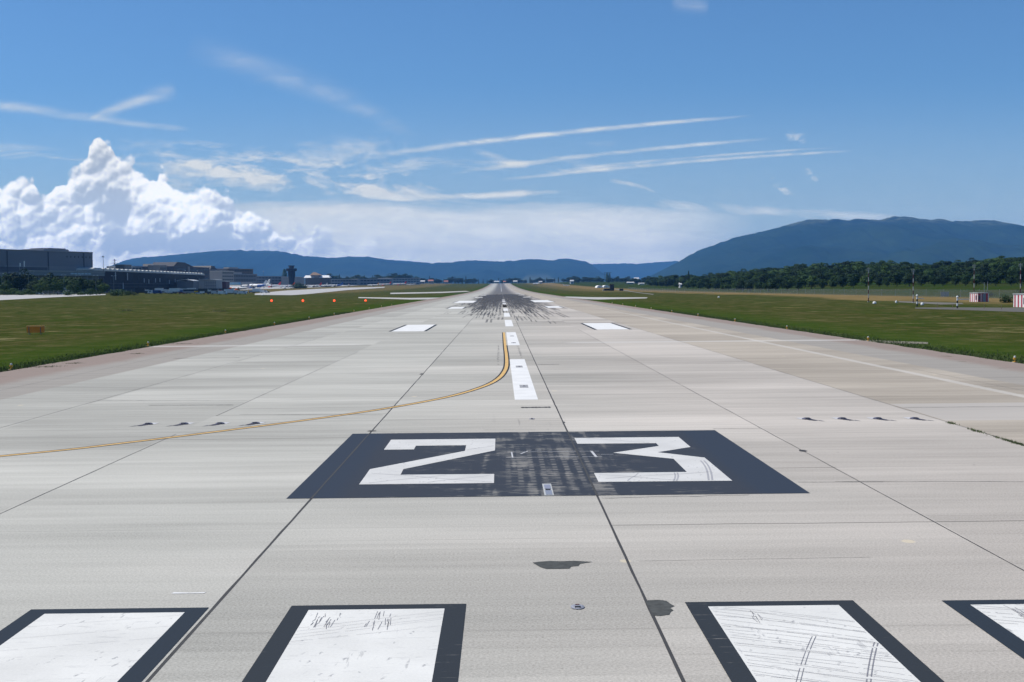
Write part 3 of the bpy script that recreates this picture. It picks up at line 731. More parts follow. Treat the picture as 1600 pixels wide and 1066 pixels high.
def apron_z(x0, x1, y0, y1, name, label):
    mb = MB(); n = 12
    for i in range(n + 1):
        for j in range(n + 1):
            x = x0 + (x1 - x0) * i / n; y = y0 + (y1 - y0) * j / n; mb.v.append((x, y, H(x, y) + 0.15))
    for i in range(n):
        for j in range(n): mb.f.append((i * (n + 1) + j, (i + 1) * (n + 1) + j, (i + 1) * (n + 1) + j + 1, i * (n + 1) + j + 1)); mb.mi.append(0)
    return tag(mb.build(name, M_APRON), label, kind='structure')
apron_z(-900, -330, 1500, 3500, 'apron', 'wide concrete apron in front of the terminal')

# ------------------------------------------------------------------ mountains
def make_hill(name, top, fields, alt):
    m, t, p = bsdf(name, 1.0, 0.0)
    (x, y, z), P = coords(t)
    n = t.noise(P, 0.0016, 6., 0.65); n2 = t.noise(P, 0.006, 5., 0.7)
    c = t.mix(t.ss(n, .35, .65), (0.008, 0.020, 0.008, 1), (0.018, 0.034, 0.014, 1))
    c = t.scale(c, 0.1 + n2 * 1.9)
    c = t.mix(t.ss(z + (n - 0.5) * 260., alt, alt + 60.) * t.ss(n2, .4, .55), c, top)
    fl = t.vor(t.vec(x * 0.0011, y * 0.00045, 0.), 1.0, 'Color'); fr = t.sep(fl)[0]
    c = t.mix(t.ss(z, 190., 90.) * t.ss(fr, 0.62, 0.66) * fields, c, (0.085, 0.10, 0.045, 1))
    t.setin(p.inputs['Base Color'], c)
    return m
def ridge(name, prof, Z, mt, label, foot=4200, back=3000, rough=0.2, seed=0, step=3.0):
    mb = MB(); xs = np.arange(prof[0][0], prof[-1][0] + .1, step); rows = 30; nb = 7
    for u in xs:
        v = interp(prof, u); xw, _, zc = at(u, Z, v)
        zc += (10 * mnoise.noise(Vector((u * 0.10, seed, 0))) + 7 * mnoise.noise(Vector((u * 0.33, seed, 5)))) * Z / 14000
        for j in range(rows + nb):
            if j < rows:
                t = j / (rows - 1); y = Z - foot * (1 - t); base = 14 + (zc - 14) * (0.25 * t + 0.75 * t * t * (1.6 - .6 * t))
                env = math.sin(math.pi * min(1, t * 1.02)) if t < 1 else 0
            else:
                t = 1 - (j - rows + 1) / nb; y = Z + back * (1 - t); base = 14 + (zc - 14) * t; env = 0
            q = Vector((xw * 0.0013, y * 0.0007, seed))
            nn = mnoise.noise(q) + 0.5 * mnoise.noise(q * 2.3) + 0.28 * mnoise.noise(q * 5.1) + .15 * mnoise.noise(q * 11)
            rv = abs(mnoise.noise(Vector((xw * 0.0022 + 0.6 * mnoise.noise(Vector((y * .001, xw * .001, 2))), y * 0.00025, seed + 9))))
            mb.v.append((xw, y, max(8.0, base + env * (zc * rough) * (nn * .8 - 0.5 * (0.35 - rv) * 2))))
    n = rows + nb
    for i in range(len(xs) - 1):
        for j in range(n - 1): mb.f.append((i * n + j, (i + 1) * n + j, (i + 1) * n + j + 1, i * n + j + 1)); mb.mi.append(0)
    return tag(mb.build(name, mt, smooth=True), label, kind='structure')
R1 = [(150, 424), (177, 417), (194, 407.5), (212, 403), (250, 400), (287, 397), (325, 393), (362, 391), (400, 392), (430, 392), (456, 396), (475, 400), (512, 403), (550, 401), (576, 401.5), (606, 406), (624, 409), (654, 410),
      (675, 411), (706, 410), (725, 407.5), (740, 407), (762, 408), (787, 408.5), (800, 407.8), (819, 405.6), (837, 405), (862, 407), (875, 404.7), (887, 404), (900, 406), (915, 409), (924, 413), (932, 420), (940, 426), (947, 432), (960, 441)]
ridge('hills', R1, 17500, make_hill('hill_forest', (0.05, 0.07, 0.03, 1), 0.8, 9000.), 'long blue wooded ridge behind the airport', seed=3, foot=5200)
R2 = [(560, 402), (600, 405.5), (640, 408), (700, 416), (880, 418), (924, 413), (960, 411.8), (1000, 412), (1025, 410), (1047, 408.5), (1075, 408.3), (1120, 412)]
ridge('hills', R2, 22500, make_hill('far_hill_forest', (0.05, 0.07, 0.03, 1), 0.3, 9000.), 'pale farthest ridge in the gap', seed=5, back=2500, foot=3000, rough=0.06)
R3 = [(1005, 440), (1022, 430), (1037, 421), (1060, 409), (1075, 400.6), (1092, 391), (1116, 383), (1150, 370.6), (1187, 363), (1210, 357), (1240, 349), (1262, 343), (1277, 343.2), (1311, 342.5), (1326, 344.7), (1341, 341.4), (1367, 344),
      (1382, 342.5), (1397, 337.6), (1424, 339.5), (1450, 344), (1469, 341.7), (1487, 346), (1506, 345.5), (1544, 344), (1555, 344.7), (1570, 350.7), (1589, 355.6), (1600, 356.4), (1660, 360), (1750, 372), (1900, 395)]
ridge('mountain', R3, 12500, make_hill('mountain_forest', (0.085, 0.10, 0.06, 1), 0.0, 560.), 'high blue mountain with bare grassy summit on the right', seed=8, foot=5600, rough=0.26, step=2.5)

# ------------------------------------------------------------------ trees
def leafmat(name, c, var):
    m, t, p = bsdf(name, 0.75, 0.2)
    oi = t.node('ShaderNodeObjectInfo'); tcn = t.node('ShaderNodeTexCoord')
    n = t.noise(tcn.outputs['Object'], 5.0, 3.0, 0.6)
    k = 0.62 + X(t, oi.outputs['Random']) * var + (n - 0.5) * 0.7
    hue = t.mix(X(t, oi.outputs['Random']), (0.85, 1.0, 0.9, 1), (1.25, 1.08, 0.8, 1))
    t.setin(p.inputs['Base Color'], t.scale(t.mix(1.0, (*c, 1), hue, 'MULTIPLY'), k))
    p.inputs['Transmission Weight'].default_value = 0.0
    return m
L_BROAD = leafmat('broadleaf_foliage', (0.030, 0.066, 0.016), 0.7)
L_DARK = leafmat('dark_foliage', (0.016, 0.038, 0.014), 0.6)
BARK = mat((0.09, 0.07, 0.05), 0.9, amp=.3)
def crown_mesh(kind, seed, nleaf):
    rg = np.random.default_rng(seed); P = []; F = []
    def quad(c, nrm, s_):
        nrm = nrm / np.linalg.norm(nrm); a = np.cross(nrm, rg.normal(size=3)); a /= np.linalg.norm(a); b = np.cross(nrm, a); i = len(P)
        P.extend([c + a * s_ + b * s_ * .2, c + b * s_ * .9, c - a * s_ - b * s_ * .1, c - b * s_ * .8]); F.append((i, i + 1, i + 2, i + 3))
    if kind == 'round':
        lobes = [(np.array([0, 0, .5]), .27), (np.array([.08, .05, .25]), .17), (np.array([-.12, -.05, .27]), .16)]
        for i in range(11):
            a = rg.uniform(0, 6.28); h_ = rg.uniform(.24, .84); rr = .28 * math.sqrt(max(0.05, 1 - ((h_ - .5) / .42) ** 2)) * rg.uniform(.6, 1.15)
            lobes.append((np.array([math.cos(a) * rr, math.sin(a) * rr, h_]), rg.uniform(.10, .19)))
        wts = np.array([l[1] ** 2 for l in lobes]); wts /= wts.sum()
        for i in range(nleaf):
            c, r = lobes[rg.choice(len(lobes), p=wts)]; d = rg.normal(size=3); d /= np.linalg.norm(d)
            if d[2] < -.4 and rg.random() < .6: d[2] *= -1
            quad(c + d * r * rg.uniform(.75, 1.1) * np.array([1.1, 1.1, 1]), d + rg.normal(size=3) * .45, rg.uniform(.018, .038))
    elif kind == 'fir':
        for i in range(nleaf):
            h_ = rg.uniform(0.08, 1.0) ** 1.15 if rg.random() < .9 else rg.uniform(.8, 1); tier = (h_ * 9) % 1
            r = (1 - h_) * .21 * (1.05 - .45 * tier) + .006; a = rg.uniform(0, 6.28); q = rg.uniform(.45, 1)
            quad(np.array([math.cos(a) * r * q, math.sin(a) * r * q, h_ - .02 * q]), np.array([math.cos(a) * .5, math.sin(a) * .5, .9]) + rg.normal(size=3) * .35, rg.uniform(.014, .03))
    elif kind == 'poplar':
        for i in range(nleaf):
            h_ = rg.uniform(.06, 1); r = .12 * math.sin(math.pi * min(1, (h_ * .93 + .06))) ** .6 * rg.uniform(.6, 1.1); a = rg.uniform(0, 6.28)
            quad(np.array([math.cos(a) * r, math.sin(a) * r, h_]), np.array([math.cos(a), math.sin(a), .5]) + rg.normal(size=3) * .4, rg.uniform(.014, .028))
    else:  # bush
        lobes = [(np.array([rg.uniform(-.5, .5), rg.uniform(-.4, .4), rg.uniform(.25, .65)]), rg.uniform(.22, .4)) for _ in range(8)]
        for i in range(nleaf):
            c, r = lobes[i % 8]; d = rg.normal(size=3); d /= np.linalg.norm(d); q = c + d * r * rg.uniform(.8, 1.1)
            if q[2] < .02: q[2] = rg.uniform(.02, .3)
            quad(q, d + rg.normal(size=3) * .4 + np.array([0, 0, .2]), rg.uniform(.03, .07))
    me = bpy.data.meshes.new('crown'); me.from_pydata([tuple(p) for p in P], [], F); return me
def trunk_mesh(h=.42, r=.022):
    mb = MB(); mb.tube((0, 0, -.03), (0, 0, h), r, r * .6, 7)
    for a in (0.4, 2.5, 4.6): mb.tube((0, 0, h * .7), (math.cos(a) * .15, math.sin(a) * .15, h * 1.35), r * .5, r * .2, 5)
    me = bpy.data.meshes.new('trunk'); me.from_pydata(mb.v, [], mb.f); me.materials.append(BARK); return me
TR = trunk_mesh()
PRO = {'round': [crown_mesh('round', 100 + i, 2100) for i in range(6)], 'fir': [crown_mesh('fir', 200 + i, 1100) for i in range(2)],
       'poplar': [crown_mesh('poplar', 300 + i, 900) for i in range(2)], 'bush': [crown_mesh('bush', 400 + i, 700) for i in range(3)]}
for k_ in PRO:
    for m_ in PRO[k_]: m_.materials.append(L_DARK if k_ == 'fir' else L_BROAD)
DARKR = [m_.copy() for m_ in PRO['round']]
for m_ in DARKR: m_.materials[0] = L_DARK
def tree(x, y, h, kind, label, group, wide=1.0, dark=False, z=None, name=None, cat='tree'):
    src = random.choice(DARKR if (dark and kind == 'round') else PRO[kind])
    z = H(x, y) if z is None else z
    nm = name or {'round': 'broadleaf_tree', 'fir': 'fir_tree', 'poplar': 'poplar_tree', 'bush': 'bush'}[kind]
    t = thing(nm, (x, y, z), label, cat, random.uniform(0, 6.28), group); t.scale = (h * wide, h * wide, h)
    if kind == 'bush':
        c = bpy.data.objects.new('foliage', src); COL.objects.link(c); c.parent = t; return t
    c = bpy.data.objects.new('crown', src); COL.objects.link(c); c.parent = t
    u = bpy.data.objects.new('trunk', TR); COL.objects.link(u); u.parent = t
    return t
SIL = [(1000, 434), (1030, 431), (1050, 427), (1072, 428), (1100, 428), (1120, 425), (1160, 421), (1200, 416), (1230, 414), (1260, 409), (1300, 411), (1335, 405), (1360, 408), (1400, 406), (1450, 409), (1480, 406), (1505, 406), (1530, 402), (1560, 398), (1578, 396), (1600, 398), (1640, 395)]
FG = 'trees of the wood at right'
for row in range(6):
    u = 1012 + random.uniform(0, 10)
    while u < 1625:
        Z = interp(FR, u) + row * 62 + random.uniform(-14, 14)
        x, y, z = at(u, Z)
        top = zat(u, interp(SIL, u) + (5 - row) * (0.7 + 2.6 * (u > 1150)) + random.uniform(-1.5, 2.5), Z)
        h = top - z
        if row < 5: h = min(h, random.uniform(9, 15))
        h = max(6.5, min(h, 19))
        if row == 0: h = min(h, random.uniform(6, 11))
        tree(x, y, h, 'round', 'dark green broadleaf tree massed in the wood below the mountain', FG, random.uniform(1.0, 1.35) + .12 * row, random.random() < .35)
        u += 2000 / Z * h * random.uniform(.62, .9) * (1.0 if row in (0, 5) else 1.35)
x, y, z = at(1076, 1300); tree(x, y, zat(1076, 423, 1300) - z, 'fir', 'single pointed fir rising above the left end of the wood', None)
for u, v0, v1, Z, lb in ((1574, 467, 452, 300, 'large dark bush left of the tall mast behind the second striped hut'), (1596, 465, 449, 330, 'dark bush behind the right-hand striped hut'),
                         (1546, 457, 446, 420, 'low dark bush beside the pair of thin poles'), (1496, 455, 451, 420, 'tiny round bush alone in the green field'), (1605, 455, 440, 400, 'tall dark bush at the right edge of the field')):
    x, y, z = at(u, Z); hh = (v0 - v1) / 2000 * Z; tree(x, y, hh, 'bush', lb, None, 1.3, z=z - .1, cat='bush')
# left belt in front of the big hall
LT = [(4, 425, 'round', 800), (18, 428, 'round', 760), (30, 422, 'round', 820), (44, 419, 'round', 830), (58, 432, 'round', 740), (70, 430, 'round', 760), (84, 425, 'round', 800), (98, 428, 'round', 780), (110, 429, 'round', 800), (122, 431, 'round', 760),
      (134, 430, 'round', 800), (146, 431, 'round', 790), (156, 434, 'round', 800), (10, 438, 'round', 690), (64, 436, 'round', 690), (78, 438, 'round', 680), (90, 433, 'round', 700), (160, 439, 'round', 760), (-12, 424, 'round', 800), (48, 440, 'round', 700), (116, 436, 'round', 720)]
for u, v, kd, Z in LT:
    x, y, z = at(u, Z); tree(x, y, zat(u, v, Z) - z, kd, 'green broadleaf tree in the belt below the big grey hall', 'trees below the big grey hall', 1.15, random.random() < .4)
for i, u in enumerate((-5, 6, 20, 30, 40, 52, 106, 128, 142, 182, 190, 205)):
    x, y, z = at(u, 660 + 12 * (i % 3)); tree(x, y, random.uniform(2.2, 4.2), 'bush', 'low green bush along the foot of the trees on the far left', 'low bushes on the far left', 1.5, cat='bush')
# far tree line
def treeline(u0, u1, v0, v1, Z, n, kinds, lb, gp, dark=False):
    for i in range(n):
        u = u0 + (u1 - u0) * (i + .5) / n + random.uniform(-1.5, 1.5); ZZ = Z * random.uniform(.95, 1.05); x, y, z = at(u, ZZ)
        h = max(4, zat(u, random.uniform(v0, v1), ZZ) - z); kd = random.choice(kinds)
        tree(x, y, h, kd, lb, gp, random.uniform(.9, 1.2) if kd != 'round' else random.uniform(1.5, 2.3), dark)
treeline(516, 600, 427, 434, 3300, 13, ['round', 'round', 'round', 'fir'], 'dark tree in the row behind the parked airliners', 'trees behind the parked airliners', True)
treeline(606, 640, 426, 432, 3500, 7, ['round', 'round', 'fir'], 'dark tree in the tall clump left of the low grey hangars', 'clump behind the low hangars', True)
treeline(640, 735, 431, 436, 3900, 17, ['round', 'round', 'fir'], 'dark tree in the far line left of the runway end', 'trees left of the runway end', True)
treeline(735, 805, 434, 437, 4300, 9, ['round', 'fir'], 'small dark tree in the far line beyond the runway end', 'trees beyond the runway end', True)
treeline(805, 890, 433, 438, 4200, 13, ['round', 'round', 'poplar'], 'small dark tree in the far line right of the runway end', 'trees right of the runway end', True)
treeline(890, 985, 430.5, 434, 3300, 12, ['round'], 'dark rounded tree behind the white tents', 'trees behind the white tents', True)
treeline(975, 1052, 430, 435, 2600, 10, ['round', 'round', 'fir'], 'dark tree among the distant white buildings', 'trees among the distant buildings', True)
for u, v in ((948.5, 426.5), (952, 426.5)):
    x, y, z = at(u, 3200); tree(x, y, zat(u, v, 3200) - z, 'poplar', 'slim poplar in the pair rising behind the white tents', 'pair of poplars', 1.0)
for u, v in ((445, 420.5),): 
    x, y, z = at(u, 2600); tree(x, y, zat(u, v, 2600) - z, 'poplar', 'dark poplar standing left of the control tower', None, 1.3)
for u, v in ((464, 440), (470, 443), (474, 444), (467, 445)):
    x, y, z = at(u, 1900); tree(x, y, zat(u, v, 1900) - z, 'bush', 'green bush behind the small white propeller plane', 'bushes behind the small plane', 1.4, cat='bush')

# ------------------------------------------------------------------ buildings on the left
def bldg(u0, Z0, u1, Z1, vt, label, wallm, depth=30, name='building', cat='building', vb=None, roofm=None, roof_t=0.6, z_top_by=0):
    """box building whose front runs from bearing u0 at Z0 to bearing u1 at Z1; vt = height line seen at u0 (or u1)"""
    x0, y0, z0 = at(u0, Z0); x1, y1, z1 = at(u1, Z1)
    top = zat(u0, vt, Z0) if z_top_by == 0 else zat(u1, vt, Z1)
    zb = min(z0, z1) - 1 if vb is None else zat(u0, vb, Z0)
    ang = math.atan2(y1 - y0, x1 - x0); L = math.hypot(x1 - x0, y1 - y0)
    t = thing(name, (x0, y0, zb), label, cat, ang)
    hgt = top - zb
    MB().box(0, L, 0, depth, 0, hgt).build('wall', wallm, t)
    MB().box(-.4, L + .4, -.4, depth + .4, hgt + .003, hgt + roof_t).build('roof', roofm or GREY, t)
    return t, L, hgt
def wins(t, x0, x1, z0, z1, n, m=GLASS, gap=.3, name='window', dpt=.12):
    w_ = (x1 - x0) / n
    for i in range(n): MB().box(x0 + w_ * i + w_ * gap / 2, x0 + w_ * (i + 1) - w_ * gap / 2, -dpt, .1, z0, z1).build(name, m, t)
M_CLAD = mat((0.18, 0.19, 0.22), .6, amp=.1, sc=.05); M_CLAD2 = mat((0.215, 0.225, 0.25), .6, amp=.08, sc=.1); M_CLADD = mat((0.075, 0.085, 0.11), .6)
t, L, hg = bldg(-60, 960, 146, 1100, 388.3, 'huge grey exhibition hall with flat roof above the trees at far left', M_CLAD, 120, 'exhibition_hall', 'hall', roofm=mat((.3, .3, .31)))
k_ = L / 206.0
MB().box(0, 128 * k_, -.35, .2, hg * .52, hg * .63).build('recess_band', M_CLADD, t)
MB().box(62 * k_, 190 * k_, -.25, .2, hg * .30, hg * .66).build('cladding_panel', M_CLAD2, t)
MB().box(190 * k_, 205 * k_, -.5, .2, hg * .2, hg * .57).build('sliding_door', mat((0.21, 0.22, 0.245)), t)
wins(t, 158 * k_, 204 * k_, hg * .87, hg * .91, 7, BLACK, .82, 'vent')
MB().box(0, 60 * k_, -.3, .2, hg * .18, hg * .205).build('red_strip', RED, t)
MB().box(98 * k_, 150 * k_, -.3, .2, hg * .15, hg * .17).build('red_strip', RED, t)
for a, b in ((0, 66), (66, 130), (130, 190)): MB().box(b * k_ - .25, b * k_ + .25, -.6, .2, 0, hg * .99).build('pilaster', M_CLADD, t)
MB().box(136 * k_, 178 * k_, 8, 30, hg + .61, hg + 2.4).build('roof_unit', M_CLAD2, t); MB().box(146 * k_, 176 * k_, 10, 28, hg + 2.41, hg + 3.3).build('roof_unit', M_CLAD2, t)
for u, hh in ((31.5, 6), (38, 10)):
    x, y, z = at(u, 930); tt = thing('flag', (x, y, z), 'tall narrow white flag, %s of the two before the grey hall' % ('shorter' if hh < 8 else 'taller'), 'flag')
    zt = zat(u, 408 if hh > 8 else 411, 930) - z; MB().tube((0, 0, 0), (0, 0, zt), .12, .08, 6).build('pole', STEEL, tt)
    MB().box(.1, .9, -.04, .04, zt - hh * .42, zt).build('banner', WHITE, tt)
t, L, hg = bldg(52, 880, 164, 960, 424.0, 'low grey elevated gallery in front of the big hall', mat((.20, .22, .235)), 10, 'gallery', 'building', vb=430.5, roofm=mat((.34, .36, .36)))
for i in range(12): MB().box(L * i / 12 + .4, L * i / 12 + .9, 1, 9, -8, -.003).build('pillar', GREY, t)
wins(t, L * .5, L * .8, hg * .35, hg * .75, 6, mat((.35, .5, .6), .2), .2)
# terminal with pale toothed roof
M_DARKG = mat((0.008, 0.011, 0.02), .6, .1, amp=.2, sc=.3)
t, L, hg = bldg(147, 1080, 320, 1500, 423.0, 'long dark glass terminal with pale scalloped roof', M_DARKG, 60, 'terminal_building', 'terminal', roofm=mat((.5, .5, .47)))
for i in range(30):
    xa = L * i / 30; mb = MB(); mb.prism([(0, 0), (L / 30 * .95, 0), (L / 30 * .9, 1.1), (L / 30 * .3, 2.0), (0, 1.2)], 0, 55, lambda a, b, z, xa=xa: (xa + a, z, hg + .61 + b)); mb.build('roof_scallop', mat((.56, .56, .52)), t)
for fx, za, zb_ in ((.145, .62, .98), (.235, .62, .95), (.2, .2, .5), (.37, .52, .72), (.41, .48, .68), (.47, .54, .74), (.51, .56, .76), (.60, .48, .68), (.66, .56, .74), (.74, .5, .7), (.80, .6, .8), (.89, .56, .76), (.93, .6, .8)):
    MB().box(L * fx, L * fx + 2.6, -.3, .2, hg * za, hg * zb_).build('banner', mat((.33, .36, .39)), t)
for zz in (.3, .46): MB().box(0, L, -.15, .1, hg * zz, hg * zz + .35).build('floor_band', mat((.05, .055, .07)), t)
for i in range(18): MB().box(L * i / 18, L * i / 18 + .4, -.12, .1, 0, hg * .97).build('mullion', mat((.03, .035, .045)), t)
for (u0, Z0, u1, Z1, vt, vb, c, dp, lb) in (
    (205, 1560, 252, 1660, 416.5, 430, (.40, .39, .36), 30, 'pale upper storey above the scalloped terminal roof'),
    (195, 1400, 206, 1420, 414.5, 424, (.05, .055, .06), 10, 'small dark rooftop box left of the pale upper storey'),
    (250, 1500, 261, 1520, 415.0, 426, (.13, .14, .15), 14, 'square grey rooftop block between pale storey and glass block'),
    (258, 1640, 276, 1680, 419.5, 436, (.22, .24, .25), 30, 'plain grey wing left of the angular glass block'),
    (272, 1560, 328, 1680, 417.0, 446, (.035, .042, .06), 40, 'angular dark glass block with tall side fin'),
    (329, 1800, 349, 1840, 422.0, 440, (.09, .10, .12), 30, 'dark office block just right of the angular glass block'),
    (347, 1760, 366, 1800, 424.0, 440, (.27, .26, .24), 25, 'beige concrete block with a dark opening behind the apron'),
    (356, 1950, 396, 2010, 420.5, 440, (.10, .085, .08), 40, 'dark brown broad building behind the tail of the orange airliner'),
    (362, 1850, 402, 1930, 428.5, 441, (.14, .15, .17), 20, 'low grey wing before the dark brown building'),
    (396, 2500, 447, 2600, 432.0, 446, (.15, .165, .18), 30, 'long low grey pier left of the control tower'),
    (464, 2500, 476, 2600, 433.0, 446, (.15, .165, .18), 30, 'short grey pier right of the control tower'),
    (516, 2700, 560, 2750, 437.0, 446, (.20, .21, .22), 30, 'low grey shed behind the blue tailed airliner'),
    (560, 2850, 612, 2900, 436.5, 446, (.19, .21, .24), 30, 'long grey cargo shed right of the airliners'),
    (612, 3000, 657, 3100, 435.0, 445, (.30, .34, .38), 40, 'wide pale hangar behind the red tailed airliners')):
    t, L, hg = bldg(u0, Z0, u1, Z1, vt, lb, mat(c, .6, amp=.15, sc=.15), dp, vb=vb, roof_t=.8, roofm=mat(tuple(min(.5, q * 1.7) for q in c)))
    nw = max(3, int(L / 7)); nrow = max(1, min(4, int(hg / 4.5)))
    for r_ in range(nrow): wins(t, L * .05, L * .95, hg * (r_ + .35) / nrow, hg * (r_ + .75) / nrow, min(nw, 9), GLASS if c[0] > .05 else mat((.06, .075, .10), .2), .25)
    if 'angular' in lb:
        MB().box(L * .36, L * .40, -1.5, .2, 0, hg + 1.0).build('side_fin', mat((.2, .21, .23)), t)
        mb = MB(); mb.prism([(0, 0), (L * .55, 0), (L * .3, 5.0), (L * .1, 5.2)], 0, 30, lambda a, b, z: (a, z, hg + .81 + b)); mb.build('roof_gable', mat((.05, .05, .055)), t)
    if 'dark brown' in lb: MB().box(L * .1, L * .45, 2, 12, hg + .81, hg + 2.8).build('roof_unit', mat((.4, .38, .34)), t)
# service buildings on the apron
def curved_roof(u0, u1, Z, vt, vb, label, wallm, dp, sag):
    x0, y0, z0 = at(u0, Z); x1, y1, z1 = at(u1, Z); L = x1 - x0; top = zat(u0, vt, Z); t = thing('service_building', (x0, y0, z0 - .3), label, 'building')
    h_ = top - z0; MB().box(0, L, 0, dp, 0, h_ - .4).build('wall', wallm, t)
    n = 12; pf = [(L * i / n, h_ - .35 + sag * math.sin(math.pi * i / n)) for i in range(n + 1)]; poly = pf + [(a, b + .5) for a, b in reversed(pf)]
    mb = MB(); mb.prism([(a, b) for a, b in poly], -1.5, dp + 1.5, lambda a, b, z: (a, z, b)); mb.build('roof', mat((.62, .63, .62)), t); return t, L, h_
t, L, h_ = curved_roof(277, 302, 1350, 438.5, 451, 'low dark service hall under a white wavy roof', MGREY, 25, 1.2); wins(t, 1, L - 1, 1, 3.5, 5)
t, L, h_ = curved_roof(310, 338, 1400, 437.0, 451, 'pale grey service building with gridded front', mat((.36, .37, .38)), 30, .4)
for zz in (.2, .45, .7): MB().box(L * .35, L * .98, -.12, .1, h_ * zz, h_ * zz + .5).build('rail', MGREY, t)
for i in range(7): MB().box(L * (.35 + .1 * i), L * (.35 + .1 * i) + .3, -.18, .1, 0, h_ * .9).build('mullion', MGREY, t)
t, L, h_ = curved_roof(338, 353, 1450, 439.3, 450, 'long low dark red shed with white roof', mat((.10, .035, .045)), 20, .2); wins(t, 2, L - 2, 1, 3.2, 6)
# round-ish pavilion with white canopies
x, y, z = at(475, 2450); t = thing('pavilion', (x, y, z), 'pavilion with brown pyramid roof between two white canopies', 'building')
k_ = 2450 / 2000.; zt = zat(495, 432, 2450) - z
MB().box(2 * k_, 40 * k_, 2, 20, 0, zt - 2.6).build('wall', DGREY, t)
for a, b in ((0, 16), (24, 41)):
    mb = MB(); mb.rings([[(a * k_, -1, zt - 2.5), (b * k_, -1, zt - 2.5), (b * k_, 22, zt - 2.5), (a * k_, 22, zt - 2.5)], [((a + 2) * k_, 6, zt + 2), ((b - 3) * k_, 6, zt + 2), ((b - 3) * k_, 16, zt + 2), ((a + 2) * k_, 16, zt + 2)]]); mb.build('canopy', mat((.8, .8, .78)), t)
MB().box(15 * k_, 24 * k_, 0, 18, zt - 2.4, zt + 2.4).build('core', MGREY, t)
mb = MB(); mb.rings([[(9 * k_, -2, zt + 2.5), (27 * k_, -2, zt + 2.5), (27 * k_, 20, zt + 2.5), (9 * k_, 20, zt + 2.5)], [(14 * k_, 6, zt + 8), (17 * k_, 6, zt + 8), (17 * k_, 12, zt + 8), (14 * k_, 12, zt + 8)]]); mb.build('roof', BROWN, t)
# control tower
x, y, z = at(456, 2400); t = thing('control_tower', (x, y, z), 'dark control tower with flared cab above a wide gallery', 'control tower')
def zz_(v): return zat(456, v, 2400) - z
def oct_(r, h_): return [(r * math.cos(a * math.pi / 4 + .39), r * math.sin(a * math.pi / 4 + .39), h_) for a in range(8)]
DT = mat((.012, .016, .026), .8, .1)
MB().rings([oct_(4.2, 0), oct_(5.6, zz_(437)), oct_(6.8, zz_(430)), oct_(6.8, zz_(424))]).build('shaft', DT, t)
MB().rings([oct_(8.8, zz_(423.9)), oct_(10.4, zz_(423)), oct_(10.4, zz_(420)), oct_(8.6, zz_(419.6))]).build('gallery', DT, t)
MB().rings([oct_(4.6, zz_(419.5)), oct_(5.8, zz_(416))]).build('cab', GLASS, t)
MB().rings([oct_(6.3, zz_(415.9)), oct_(6.0, zz_(415))]).build('roof', DT, t)
MB().tube((0, 0, zz_(415)), (0, 0, zz_(412.6)), .2, .1, 6).build('antenna', STEEL, t)
# lamps, masts, pylon
for i, u in enumerate((3, 29, 45, 74, 100, 123, 150, 178)):
    x, y, z = at(u, 760 + (i % 2) * 20); hh = zat(u, 428.3 + i * .45, y) - z
    t = thing('street_lamp', (x, y, z), '%s double-headed street lamp from the left, before the tree belt' % ['first', 'second', 'third', 'fourth', 'fifth', 'sixth', 'seventh', 'eighth'][i], 'street lamp', group='double-headed street lamps')
    MB().tube((0, 0, 0), (0, 0, hh), .10, .06, 6).build('pole', STEEL, t)
    MB().box(-1.1, 1.1, -.06, .06, hh, hh + .1).build('crossarm', STEEL, t)
    for s_ in (-1, 1): MB().box(s_ * 1.1 - .38, s_ * 1.1 + .38, -.3, .3, hh + .05, hh + .28).build('lamp_head', mat((.75, .78, .8)), t)
for u, v, Z, lb in ((162.3, 402, 1050, 'tall thin dark light mast right of the big grey hall'), (239, 414.5, 1380, 'floodlight mast before the pale upper storey'), (290, 424, 1400, 'light mast before the left part of the glass block'), (309, 424, 1400, 'light mast before the right part of the glass block'), (412, 424.5, 2000, 'apron light mast above the striped tail')):
    x, y, z = at(u, Z); hh = zat(u, v, Z) - z; t = thing('light_mast', (x, y, z), lb, 'light mast')
    MB().tube((0, 0, 0), (0, 0, hh), .28, .16, 6).build('pole', DGREY, t); MB().box(-.7, .7, -.4, .4, hh, hh + .9).build('floodlight', mat((.4, .42, .45)), t)
x, y, z = at(180, 2300); t = thing('power_pylon', (x, y, z), 'lattice power pylon on the skyline right of the grey hall', 'pylon'); hh = zat(180, 405, 2300) - z; mb = MB()
for sx in (-1, 1):
    for sy in (-1, 1): mb.tube((sx * 3, sy * 3, 0), (sx * .5, sy * .5, hh), .28, .2, 4)
for i in range(8):
    a = i / 8; r_ = 3 - 2.5 * a; r2 = 3 - 2.5 * (a + .125); mb.tube((-r_, -r_, hh * a), (r2, -r2, hh * (a + .125)), .15, n=4); mb.tube((r_, r_, hh * a), (-r2, r2, hh * (a + .125)), .15, n=4)
mb.build('lattice', DGREY, t)
for hz_, wd in ((.96, 5), (.86, 7)): MB().box(-wd, wd, -.3, .3, hh * hz_, hh * hz_ + .5).build('crossarm', DGREY, t)
